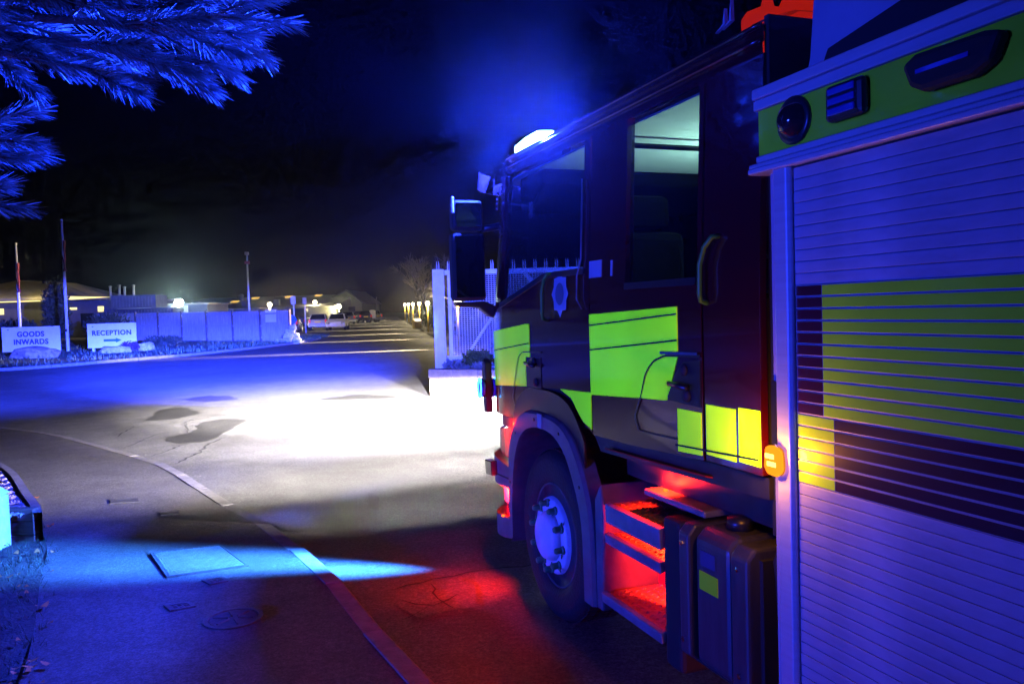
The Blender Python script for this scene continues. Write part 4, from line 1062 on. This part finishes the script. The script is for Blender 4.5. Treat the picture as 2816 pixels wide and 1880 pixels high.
flagpole('tall white flagpole with a furled flag between the two boards', -23.88, 44.0, 7.0, .085)
flagpole('flagpole behind the GOODS INWARDS board, its top among the pine needles', -27.6, 46.0, 6.0, .085)
flagpole('thin camera mast rising behind the wooden fence', -18.05, 56.5, 5.75, .075, head='camera')

# ---------------------------------------------------------------- wooden fence with a notice
F0, F1 = Vector((-13.1, 48.5, 0)), Vector((-30.5, 60.0, 0)); fd = (F1 - F0); fL = fd.length; fd.normalize()
fe = thing('wooden_fence', 'tall close-boarded wooden fence behind the island kerb', 'fence', (F0.x, F0.y, zg(48.5) + .04), math.atan2(fd.y, fd.x))
nb = 8; bl = fL / nb; fh = 1.92
for i in range(nb):
    x0 = i * bl; zo = (zg(48.5 + (F1.y - F0.y) * (i + .5) / nb) - zg(48.5)) + .02 * i
    pmb = MB(); k = int(bl / .145); rb_ = random.Random(50 + i)
    for j in range(k):
        xx = x0 + .06 + j * (bl - .12) / k; d = rb_.uniform(0, .012); pmb.bx(xx, xx + (bl - .12) / k - .006, .0 + d, .022 + d, .06 + zo, fh + zo + rb_.uniform(-.01, .01))
    tag(pmb.build('board_panel', 'fence_wood', fe), kind='stuff')
    for z_ in (.28, .98, 1.72): MB().bx(x0 + .06, x0 + bl - .06, .036, .09, z_ + zo, z_ + .09 + zo).build('rail', 'fence_wood', fe)
    MB().bx(x0 + .06, x0 + bl - .06, -.012, -.001, 1.08 + zo, 1.15 + zo).build('face_rail', 'timber', fe)
    MB().bx(x0 - .06, x0 + .06, -.03, .10, 0, fh + .06 + zo).build('fence_post', 'timber', fe)
no = thing('notice_board', 'white notice with small print on the end bay of the wooden fence', 'notice', (-14.9, 49.62, zg(49.5)), math.atan2(fd.y, fd.x))
MB().bx(-.95, .0, -.02, .0, 1.28, 2.02).build('board', 'sign_white', no)
MB().bx(-.88, -.62, -.026, -.021, 1.62, 1.70).build('print_mark', 'sign_navy', no); MB().bx(-.75, -.62, -.026, -.021, 1.36, 1.46).build('print_mark', 'flag_cloth', no); MB().lathe([(0, -.004), (.09, -.004), (.09, 0)], (-.3, -.022, 1.82), 'y', 16).build('print_mark', 'sign_navy', no)
rs_ = random.Random(77)
for i, (dx, dy, z_, r_) in enumerate(((0, 0, .13, .38), (.45, .3, .13, .34), (.1, .15, .42, .34), (.42, .35, .42, .28), (.22, .2, .68, .3), (.38, .1, .9, .22), (-.35, .1, .12, .3))):
    rock('pile_stone', ['broad bottom stone in the pile at the fence end', 'bottom stone nearest the road in the pile at the fence end', 'middle stone against the fence in the stone pile', 'middle stone on the road side of the pile', 'upper stone of the pile at the fence end', 'topmost pale stone of the pile at the fence end', 'bottom stone touching the fence post in the stone pile'][i],
         (-13.15 + dx, 47.6 + dy, zg(47.6) + z_ + .05), (r_, r_ * .8, .17), 'pale_stone', 60 + i, 'stones piled at the fence end')


def sign_post(label, x, y, h, disc=None):
    t = thing('sign_post', label, 'sign post', (x, y, zg(y)))
    MB().tube([(0, 0, 0), (0, 0, h)], .055, 10).build('post', 'post_white', t, smooth=True)
    MB().bx(-.16, .16, -.06, -.03, h - .55, h).build('plate', 'post_white', t)
    if disc: MB().lathe([(0, -.03), (.3, -.03), (.3, 0), (0, 0)], (-.12, -.07, disc), 'y', 24).build('blue_disc', 'sign_blue', t)
    return t


sign_post('white sign post with a blue disc just past the fence end', -14.85, 56.0, 2.9, 1.3)
sign_post('plain white sign post farther off beyond the fence end', -17.1, 68.0, 2.95)

# ================================================================== BUILDINGS BEHIND
b = thing('reception_building', 'low building with hipped tan roof and lit yellow eaves at far left', 'building', (-46, 75, zg(75)))
MB().bx(-8, 10.0, 0, 14, 0, 3.35).build('wall', 'wall_dark', b)
r1 = MB(); r1.add([(-8.6, -.6, 3.75), (5.2, -.6, 3.75), (5.2, 14.6, 3.75), (-8.6, 14.6, 3.75), (-2.0, 5, 5.65), (1.6, 5, 5.4), (1.6, 9, 5.4), (-2.0, 9, 5.65)], [(0, 1, 5, 4), (1, 2, 6, 5), (2, 3, 7, 6), (3, 0, 4, 7), (4, 5, 6, 7), (3, 2, 1, 0)]); r1.build('roof', 'roof_tan', b)
MB().bx(5.2, 10.2, -.5, 14.5, 3.42, 3.56).build('flat_roof', 'roof_sheet', b)
MB().bx(-8.6, 5.2, -.68, -.61, 3.48, 3.74).build('fascia', 'roof_tan', b)
eb = MB(); eb.prism([(5.0, 3.42), (9.7, 3.60), (5.4, 3.80), (5.0, 3.78)], 'y', -.72, -.55); eb.build('lit_fascia', 'strip_yellow', b)
MB().bx(-8.6, 5.0, -.66, -.3, 3.40, 3.47).build('lit_soffit', 'strip_yellow', b)
w1 = MB(); w1.bx(4.2, 6.3, -.03, -.001, 2.55, 2.76); w1.build('window', 'window_yellow', b)
MB().bx(3.5, 3.9, -.03, -.001, 2.52, 2.68).build('window', 'window_yellow', b); MB().bx(8.2, 8.75, -.03, -.001, 2.3, 2.8).build('window', 'window_yellow', b); MB().bx(-1.4, -.4, -.03, -.001, 2.3, 2.85).build('window', 'window_yellow', b)
MB().bx(6.6, 7.8, -.03, -.001, 1.0, 2.2).build('door', 'car_window', b)
for i, (x, h) in enumerate(((6.5, 1.2), (7.4, 1.3), (7.9, 1.1), (8.8, 1.25))): MB().lathe([(.12, 0), (.12, h), (.17, h), (.17, h + .1), (0, h + .14)], (x, 6, 3.56), 'z', 10).build('flue', 'roof_tan', b)
lamp('eaves_light', 'POINT', (3.0, -1.6, 4.5), 260, (1, .8, .35), b, size=.2); lamp('eaves_light', 'POINT', (-2.0, -2.0, 4.6), 260, (1, .8, .35), b, size=.2)

def container(label, x, y, L, z0, h, m, rz=0.0):
    t = thing('storage_container', label, 'container', (x, y, zg(y) + z0), rz, 'stacked site containers')
    MB().bx(0, L, 0, 2.4, .05, h).build('box', m, t)
    rb_ = MB()
    for i in range(int(L / .28)): rb_.bx(.08 + i * .28, .2 + i * .28, -.04, -.001, .15, h - .12)
    tag(rb_.build('corrugation', m, t), kind='stuff')
    for xx in (-.02, L - .1): MB().bx(xx, xx + .12, -.055, -.041, 0, h + .02).build('corner_post', m, t)
    MB().bx(.12, L - .12, -.055, -.042, h - .1, h + .02).build('top_rail', m, t)
    return t
container('blue site container standing on the ground behind the fence', -35.5, 71.5, 6.0, 0, 2.45, 'container_blue')
container('grey site container stacked on the blue one', -34.9, 71.6, 3.9, 2.48, 1.15, 'container_grey')

sb = thing('plant_shed', 'low flat shed with a floodlit pale end behind the fence', 'shed', (-36, 82, zg(82)))
MB().bx(0, 5.6, 0, 6, 0, 2.75).build('wall', 'container_blue', sb)
MB().bx(2.0, 3.7, -.08, -.001, .2, 2.7).build('pale_door', 'wall_cream', sb)
MB().bx(-.2, 5.9, -.3, 6.2, 2.75, 2.9).build('roof', 'roof_tan', sb)

wh = thing('warehouse', 'long low dark warehouse with small lit rooflights across the background', 'warehouse', (-46, 112, zg(112)))
MB().bx(0, 22, 0, 25, 0, 2.3).build('wall', 'wall_green', wh)
r_ = MB(); r_.add([(-.4, -.5, 2.3), (22.4, -.5, 2.3), (22.4, 12, 4.1), (-.4, 12, 4.1), (-.4, 25.5, 2.3), (22.4, 25.5, 2.3)], [(0, 1, 2, 3), (3, 2, 5, 4), (0, 3, 4), (1, 5, 2)]); r_.build('roof', 'roof_sheet', wh)
for x, y in ((4.4, 3), (6.3, 6), (8.2, 9.5), (13, 10), (17.3, 10.5)):
    z_ = 2.3 + (y + .5) / 12.5 * 1.8
    MB().prism([(y - .6, z_ - .02), (y + .6, z_ + .15), (y + .6, z_ + .28), (y - .6, z_ + .12)], 'x', x - .45, x + .45).build('rooflight', 'skylight', wh)
for x in (9.0, 13.5): MB().bx(x - .35, x + .35, 1.5, 2.2, 2.6, 3.4).build('roof_vent', 'container_grey', wh)
MB().lathe([(.35, 0), (.35, .6), (.45, .65), (.3, .95), (0, 1.0)], (6.4, 8.5, 3.5), 'z', 14).build('roof_cowl', 'container_grey', wh)

gb = thing('gabled_building', 'pale green gable end lit by wall lamps at the end of the road', 'building', (-28.6, 121, zg(121)))
MB().prism([(0, 0), (6.6, 0), (6.6, 2.5), (4.35, 4.35), (0, 2.3)], 'y', 0, 16).build('wall', 'wall_green', gb)
MB().prism([(-.3, 2.25), (4.35, 4.42), (6.9, 2.45), (6.9, 2.6), (4.35, 4.6), (-.3, 2.4)], 'y', -.3, 16.3).build('roof', 'roof_sheet', gb)
MB().bx(4.6, 5.6, -.04, -.001, .2, 2.1).build('door', 'wall_dark', gb); MB().bx(.6, 1.6, -.04, -.001, .9, 1.7).build('window', 'car_window', gb)


def post_lamp(label, x, y, h, m='lamp_warm', col=(1, .82, .48), power=900, r=.16, spot=None, group=None, z0=None, post='post_white', name='lamp_post'):
    t = thing(name, label, 'lamp', (x, y, zg(y) if z0 is None else z0), group=group)
    MB().tube([(0, 0, 0), (0, 0, h * .5), (0, 0, h - .12)], [.07, .05, .045], 8).build('post', post, t, smooth=True)
    hd = MB().lathe([(0, r), (r * .7, r * .7), (r, 0), (r * .7, -r * .7), (.04, -r * .9)], (0, 0, h), 'z', 16).build('lamp_head', m, t, smooth=True)
    MB().lathe([(r * .75, r * .75), (r * .4, r * 1.1), (0, r * 1.2)], (0, 0, h + .02), 'z', 14).build('cap', 'iron', t, smooth=True)
    lamp('lamp_light', 'POINT', (0, -r * 1.6, h - .1), power, col, t, size=.1)
    if spot: lamp('lamp_beam', 'SPOT', (-.25, 0, h - .05), spot, col, t, aim=(-1, -.12, -.30), cone=100, blend=.7, squash=.11, roll=90, size=.1)
    return t


for i, (y, nm) in enumerate(((37.5, 'nearest warm road lamp, partly behind the white gate post'), (49.5, 'second warm road lamp beyond the gate post'), (60, 'third warm road lamp, largest one clear of the gate post'), (72, 'fourth warm road lamp in the row receding on the right'), (85, 'fifth warm road lamp in the receding row'), (97, 'sixth warm road lamp in the receding row'), (110, 'farthest warm road lamp of the row'))):
    post_lamp(nm, -.163 * y + 3.68, y, 2.15, power=420, r=.15, spot=26000, group='warm lamps along the right of the road', post='yellow_plastic')
fl_ = post_lamp('bright cool floodlight on a short pole above the shed', -32.2, 79.5, 2.95, 'lamp_cool', (.7, 1, 1), 900, .42, name='floodlight')
lamp('flood_beam', 'SPOT', (.2, -.7, 2.95), 3500, (.7, 1, 1), fl_, aim=(32, -78.8, -1.6), cone=30, blend=.5, size=.3)
post_lamp('round warm lamp on a pole behind the fence right of the mast', -20.6, 70, 2.45, power=900, r=.2)
post_lamp('round warm lamp just left of the pale gable', -27.0, 113, 2.85, power=1100, r=.28)
post_lamp('left one of the pair of lamps before the pale gable', -24.5, 114, 2.35, power=1300, r=.30)
post_lamp('right, brighter one of the pair of lamps before the pale gable', -23.55, 112, 2.15, power=1300, r=.36)

# ================================================================== PARKED VEHICLES
def car(label, x, y, rz, m, kind='hatch', s=1.0, name='parked_car', cat='car'):
    """local: x across, y lengthways, tail at -y"""
    t = thing(name, label, cat, (x, y, zg(y)), rz, 'vehicles parked beside the far road')
    hgt = 1.0 if kind != 'van' else 1.25
    prof = [(-2.05, .32), (-2.08, .62), (-2.0, .95), (-1.3, .99), (1.0, .95), (1.9, .78), (2.05, .6), (2.02, .3)] if kind != 'van' else [(-2.3, .35), (-2.34, .7), (-2.3, 1.15), (1.2, 1.15), (2.1, .95), (2.3, .7), (2.28, .33)]
    MB().prism([(a, b) for a, b in prof], 'x', -.86, .86).build('body', m, t, bevel=.08)
    top = 1.48 if kind != 'van' else 2.05
    q = ((-1.98, .97), (-1.68, top), (.15, top), (1.05, .95)) if kind != 'van' else ((-2.28, 1.16), (-2.2, top), (.9, top), (1.55, 1.13))
    cb = MB(); lo, hi = .80, .62 if kind != 'van' else .74
    P_ = [(-lo, *q[0]), (lo, *q[0]), (-hi, *q[1]), (hi, *q[1]), (-hi, *q[2]), (hi, *q[2]), (-lo, *q[3]), (lo, *q[3])]
    cb.add(P_, [(0, 1, 3, 2), (2, 3, 5, 4), (4, 5, 7, 6), (0, 2, 4, 6), (1, 7, 5, 3), (6, 7, 1, 0)]); cb.build('cabin', m, t, bevel=.04)
    def pane(a, b_, c_, d_, nm): 
        ctr = (Vector(a) + Vector(b_) + Vector(c_) + Vector(d_)) / 4; n_ = (Vector(b_) - Vector(a)).cross(Vector(d_) - Vector(a)).normalized()
        if n_.dot(ctr - Vector((0, 0, 1.1))) < 0: n_ = -n_
        MB().quad(*[tuple(ctr + (Vector(p) - ctr) * .86 + n_ * .012) for p in (a, b_, c_, d_)]).build(nm, 'car_window', t)
    pane(P_[0], P_[1], P_[3], P_[2], 'rear_window'); pane(P_[6], P_[7], P_[5], P_[4], 'windscreen'); pane(P_[0], P_[2], P_[4], P_[6], 'side_window'); pane(P_[1], P_[7], P_[5], P_[3], 'side_window')
    for sx in (-1, 1):
        for yy in (-1.3, 1.3):
            wv = MB().lathe([(.18, -.10), (.29, -.11), (.32, -.06), (.32, .06), (.29, .11), (.18, .10)], (0, 0, 0), 'x', 20).build('wheel', 'rubber', t, smooth=True, loc=(sx * .78, yy, .32))
            MB().lathe([(0, -.105), (.18, -.10), (.18, .10), (0, .105)], (0, 0, 0), 'x', 16).build('hub', 'car_silver', wv, smooth=True)
        MB().bx(min(sx * .62, sx * .80), max(sx * .62, sx * .80), -2.11 if kind != 'van' else -2.37, -2.0, .72, 1.0).build('tail_light', 'tail_red', t, bevel=.02)
        MB().bx(min(sx * .5, sx * .8), max(sx * .5, sx * .8), 1.94 if kind != 'van' else 2.2, 2.09 if kind != 'van' else 2.33, .58, .74).build('headlight', 'chrome', t, bevel=.02)
    MB().bx(-.27, .27, -2.115 if kind != 'van' else -2.37, -2.07, .72, .84).build('number_plate', 'yellow_plastic', t)
    MB().bx(-.84, .84, -2.15 if kind != 'van' else -2.4, -2.0, .34, .52).build('bumper', m, t, bevel=.04)
    return t


car('silver hatchback seen from behind with red tail lights beyond the fence', -17.7, 75.5, R(9), 'car_silver')
car('white car nose showing just right of the silver hatchback', -15.8, 74.5, R(186), 'car_white')
car('dark van parked left of the silver hatchback', -20.3, 78.5, R(9), 'car_dark', 'van', name='parked_van', cat='van')
car('pale parked car farther along, right of the white car', -19.6, 96, R(25), 'car_silver')
car('dark parked car in the middle of the far row', -19.0, 103, R(30), 'car_dark')
car('small silver car near the white cabinet at the road end', -18.6, 104.5, R(60), 'car_silver')
car('dark car behind the sign posts at the fence end', -18.9, 70, R(9), 'car_dark')
tr = thing('flat_trailer', 'low flat trailer standing across the end of the road', 'trailer', (-17.5, 103, zg(103)), R(4))
MB().bx(-1.0, 1.0, -.8, .8, .42, .56).build('deck', 'container_grey', tr); 
for x in (-.5, .5): MB().lathe([(.1, -.08), (.28, -.08), (.28, .08), (.1, .08)], (x, -.7, .28), 'y', 18).build('wheel', 'rubber', tr)
MB().bx(1.0, 1.6, -.05, .05, .4, .48).build('drawbar', 'iron', tr)
cb = thing('white_cabinet', 'white upright cabinet standing on the flat trailer', 'cabinet', (-17.45, 103, zg(103) + .56), R(4))
MB().bx(-.38, .38, -.35, .35, 0, .95).build('body', 'sign_white', cb, bevel=.05); MB().lathe([(.30, 0), (.3, .05), (.15, .1), (0, .11)], (0, 0, .95), 'z', 16).build('lid', 'sign_white', cb)
ms = thing('thin_mast', 'thin bare mast beside the white cabinet', 'mast', (-16.95, 103.5, zg(103.5))); MB().tube([(0, 0, 0), (0, 0, 3.1)], .05, 8).build('pole', 'container_grey', ms); MB().bx(-.05, .05, -.08, .08, 3.0, 3.2).build('cap', 'container_grey', ms)
gb_ = thing('grit_bin', 'yellow wedge-lidded grit bin at the foot of the road lamps', 'grit bin', (-8.15, 70.5, zg(70.5) + .05), R(20))
MB().prism([(-.45, 0), (.45, 0), (.5, .5), (-.5, .5)], 'x', -.3, .3).build('bin', 'yellow_plastic', gb_, bevel=.04); MB().prism([(-.52, .5), (.52, .5), (.52, .62), (.1, .85), (-.52, .62)], 'x', -.34, .34).build('lid', 'yellow_plastic', gb_, bevel=.03)

# ================================================================== TREES
def bare_tree(label, x, y, h, seed, spread=1.0, r0=.22, depth=6, lean=(0, 0)):
    rnd = random.Random(seed); t = thing('bare_tree', label, 'tree', (x, y, zg(y)), group='bare trees at the right of the road')
    tk_, br_ = MB(), MB()
    def grow(p, d, L, r, k):
        q = p + d * L; m = p.lerp(q, .5) + Vector((rnd.uniform(-.06, .06), rnd.uniform(-.06, .06), 0)) * L
        (tk_ if k >= depth - 1 else br_).tube([p, m, q], [r, r * .85, r * .68], 6 if k > 2 else 4, cap=False)
        if k == 0: return
        for _ in range(3 if k > 1 else 4):
            ax = Vector((rnd.gauss(0, 1), rnd.gauss(0, 1), rnd.gauss(0, .4))).normalized()
            nd = (d + ax * spread * rnd.uniform(.35, .85)); nd.z += .12; nd.normalize()
            grow(p.lerp(q, rnd.uniform(.7, 1.0)), nd, L * rnd.uniform(.62, .82), r * .62, k - 1)
    grow(Vector((0, 0, -.1)), Vector((lean[0], lean[1], 1)).normalized(), h * .30, r0, depth)
    tk_.build('trunk', 'bark', t); br_.build('crown', 'twig', t)
    return t


bare_tree('tall bare tree beyond the road lamps, faint against the night sky', -9.5, 88, 8.0, 5, 1.0, .25)
bare_tree('bare tree overhanging the warm road lamps', -5.0, 64, 5.2, 8, 1.15, .16)
bare_tree('small bare tree lit from below between the farther road lamps', -8.8, 88, 5.0, 9, 1.1, .15)
bare_tree('bare tree just past the white gate post', -3.2, 50, 6.0, 12, 1.1, .18)
hd = thing('boundary_hedge', 'dark evergreen hedge running behind the row of road lamps', 'hedge', (0, 0, 0))
hm = MB(); rnd = random.Random(70)
for i in range(60):
    y = 34 + i * 1.6; leaf_cloud(hm, (-.163 * y + 5.0 + rnd.uniform(-.2, .2), y, zg(y) + .8), .6, 1.1, .9 + rnd.uniform(0, .35), 130, .2, rnd)
hm.build('foliage', 'leaf_dark', hd)
hs = MB()
for i in range(60): y = 34 + i * 1.6; hs.tube([(-.163 * y + 5.0, y, zg(y) - .05), (-.163 * y + 5.0, y, zg(y) + 1.1)], [.05, .02], 5)
tag(hs.build('stem', 'bark', hd), kind='stuff')

# the long-needled pine leaning in at the top left
pn = thing('pine_tree', 'long-needled pine reaching in at the top left, its needles lit blue', 'tree', (-4.9, 4.4, 0))
tr_ = MB(); tr_.tube([(0, 0, -.1), (.05, .02, 1.5), (.0, .05, 3.0), (.08, .0, 5.0), (.05, .05, 7.5)], [.26, .22, .19, .14, .05], 14); tr_.build('trunk', 'bark', pn, smooth=True)
limb, crown = MB(), MB(); rnd = random.Random(91)


def shoot(pts, n, nl):
    """a bottle-brush shoot: needles in a sheath round the twig, swept to its tip"""
    q = resample(pts, n=24)
    for _ in range(n):
        k = min(1.0, rnd.random() ** .75); j = min(23, int(k * 24)); p = q[j].lerp(q[j + 1], k * 24 - j if j < 23 else .5)
        t = (q[j + 1] - q[j]).normalized(); a = t.orthogonal().normalized(); a = Matrix.Rotation(rnd.uniform(0, 6.283), 3, t) @ a
        op = rnd.uniform(.35, .95) * (1.05 - .55 * k); d = (t + a * op).normalized(); d.z -= .10; d.normalize()
        L = nl * rnd.uniform(.75, 1.15); wv = Matrix.Rotation(rnd.uniform(0, 6.283), 3, d) @ d.orthogonal().normalized() * .0015
        e = p + d * L; m = p + d * L * .55 + Vector((0, 0, .003))
        crown.add([p - wv, p + wv, m + wv, e + wv * .4, e - wv * .4, m - wv], [(0, 1, 2, 5), (5, 2, 3, 4)])


O_p = Vector((-4.9, 4.4, 0))
def branch(end, start_z, nsub, droop, nl=.13, spread=.5, seedy=0):
    s = Vector((.05, 0, start_z)); e = Vector(end) - O_p
    mid = s.lerp(e, .5) + Vector((0, 0, .15)); main = resample(smooth_path([s, mid, e], 2), n=24)
    limb.tube(main, [.045 * (1 - i / 26) + .006 for i in range(25)], 7)
    shoot([main[19], main[22], main[24], main[24] + (main[24] - main[22]).normalized() * .10], 520, nl)
    for k in range(nsub):
        i = int(6 + 17 * (k + .5) / nsub); p = main[i]; t = (main[i + 1] - main[i]).normalized(); sd = -1 if k % 2 else 1
        a = Vector((-t.y, t.x, 0)) * sd * rnd.uniform(.25, .8) * spread + Vector((0, 0, rnd.uniform(-.55, .22) - droop))
        d = (t * rnd.uniform(.6, 1.0) + a).normalized(); L = rnd.uniform(.28, .55)
        q = [p, p + d * L * .5 + Vector((0, 0, .01)), p + d * L + Vector((0, 0, .05 * rnd.random()))]
        limb.tube(q, [.010, .007, .004], 5, cap=False); shoot([q[0].lerp(q[1], .5), q[1], q[2], q[2] + d * .05], 460, nl)


branch((-1.22, 4.35, 3.38), 3.55, 14, -.05)
branch((-1.36, 4.2, 3.27), 3.42, 16, -.05)
branch((-1.60, 4.3, 3.17), 3.45, 15, -.12)
branch((-1.98, 4.25, 3.10), 3.45, 10, -.10)
branch((-1.5, 4.6, 3.62), 3.8, 14, -.05)
branch((-1.9, 4.1, 3.5), 3.7, 14, .0)
branch((-2.9, 3.4, 3.6), 3.8, 8, .0)
for tip, z0 in (((-2.56, 4.3, 2.79), 2.75), ((-2.63, 4.35, 2.72), 2.66), ((-2.70, 4.4, 2.47), 2.40)):
    branch(tip, z0, 3, -.1, spread=.2)
limb.build('limbs', 'bark', pn, smooth=True)
crown.build('crown', 'needle', pn)

# added blue fill lamp, unseen behind the camera, brightening the engine's flank
bk = thing('blue_fill_lamp', 'added blue fill lamp on a short stand, unseen behind the camera', 'lamp', (-11.5, -3.5, .05))
MB().tube([(0, 0, 0), (0, 0, 1.05)], .03, 8).build('stand', 'iron', bk); MB().lathe([(.25, 0), (.25, .04), (.05, .06)], (0, 0, 0), 'z', 20).build('foot', 'iron', bk)
MB().lathe([(.09, 1.05), (.10, 1.10), (.10, 1.24), (.07, 1.30), (0, 1.31)], (0, 0, 0), 'z', 20).build('lens', 'blue_ring', bk, smooth=True)
lamp('blue_fill_light', 'SPOT', (.15, .08, 1.18), P_BLUE_FILL, BLUE, bk, aim=(12.0, 9.2, .15), cone=38, blend=1, size=.12)

# ================================================================== the damp night air
hz = MB().bx(-75, 45, -14, 160, -1.2, 9.5)
h = hz.build('haze', mat('haze_air', (1, 1, 1)))
hm_ = bpy.data.materials.new('haze_volume'); hm_.use_nodes = True; n, l = hm_.node_tree.nodes, hm_.node_tree.links; n.clear()
o = n.new('ShaderNodeOutputMaterial'); pv = n.new('ShaderNodeVolumePrincipled')
pv.inputs['Color'].default_value = (.92, .94, 1, 1); pv.inputs['Density'].default_value = HAZE_DENSITY; pv.inputs['Anisotropy'].default_value = HAZE_G
l.new(pv.outputs[0], o.inputs['Volume']); h.data.materials.clear(); h.data.materials.append(hm_)
tag(h, 'thin damp night air glowing round the lamps', 'haze', kind='stuff')
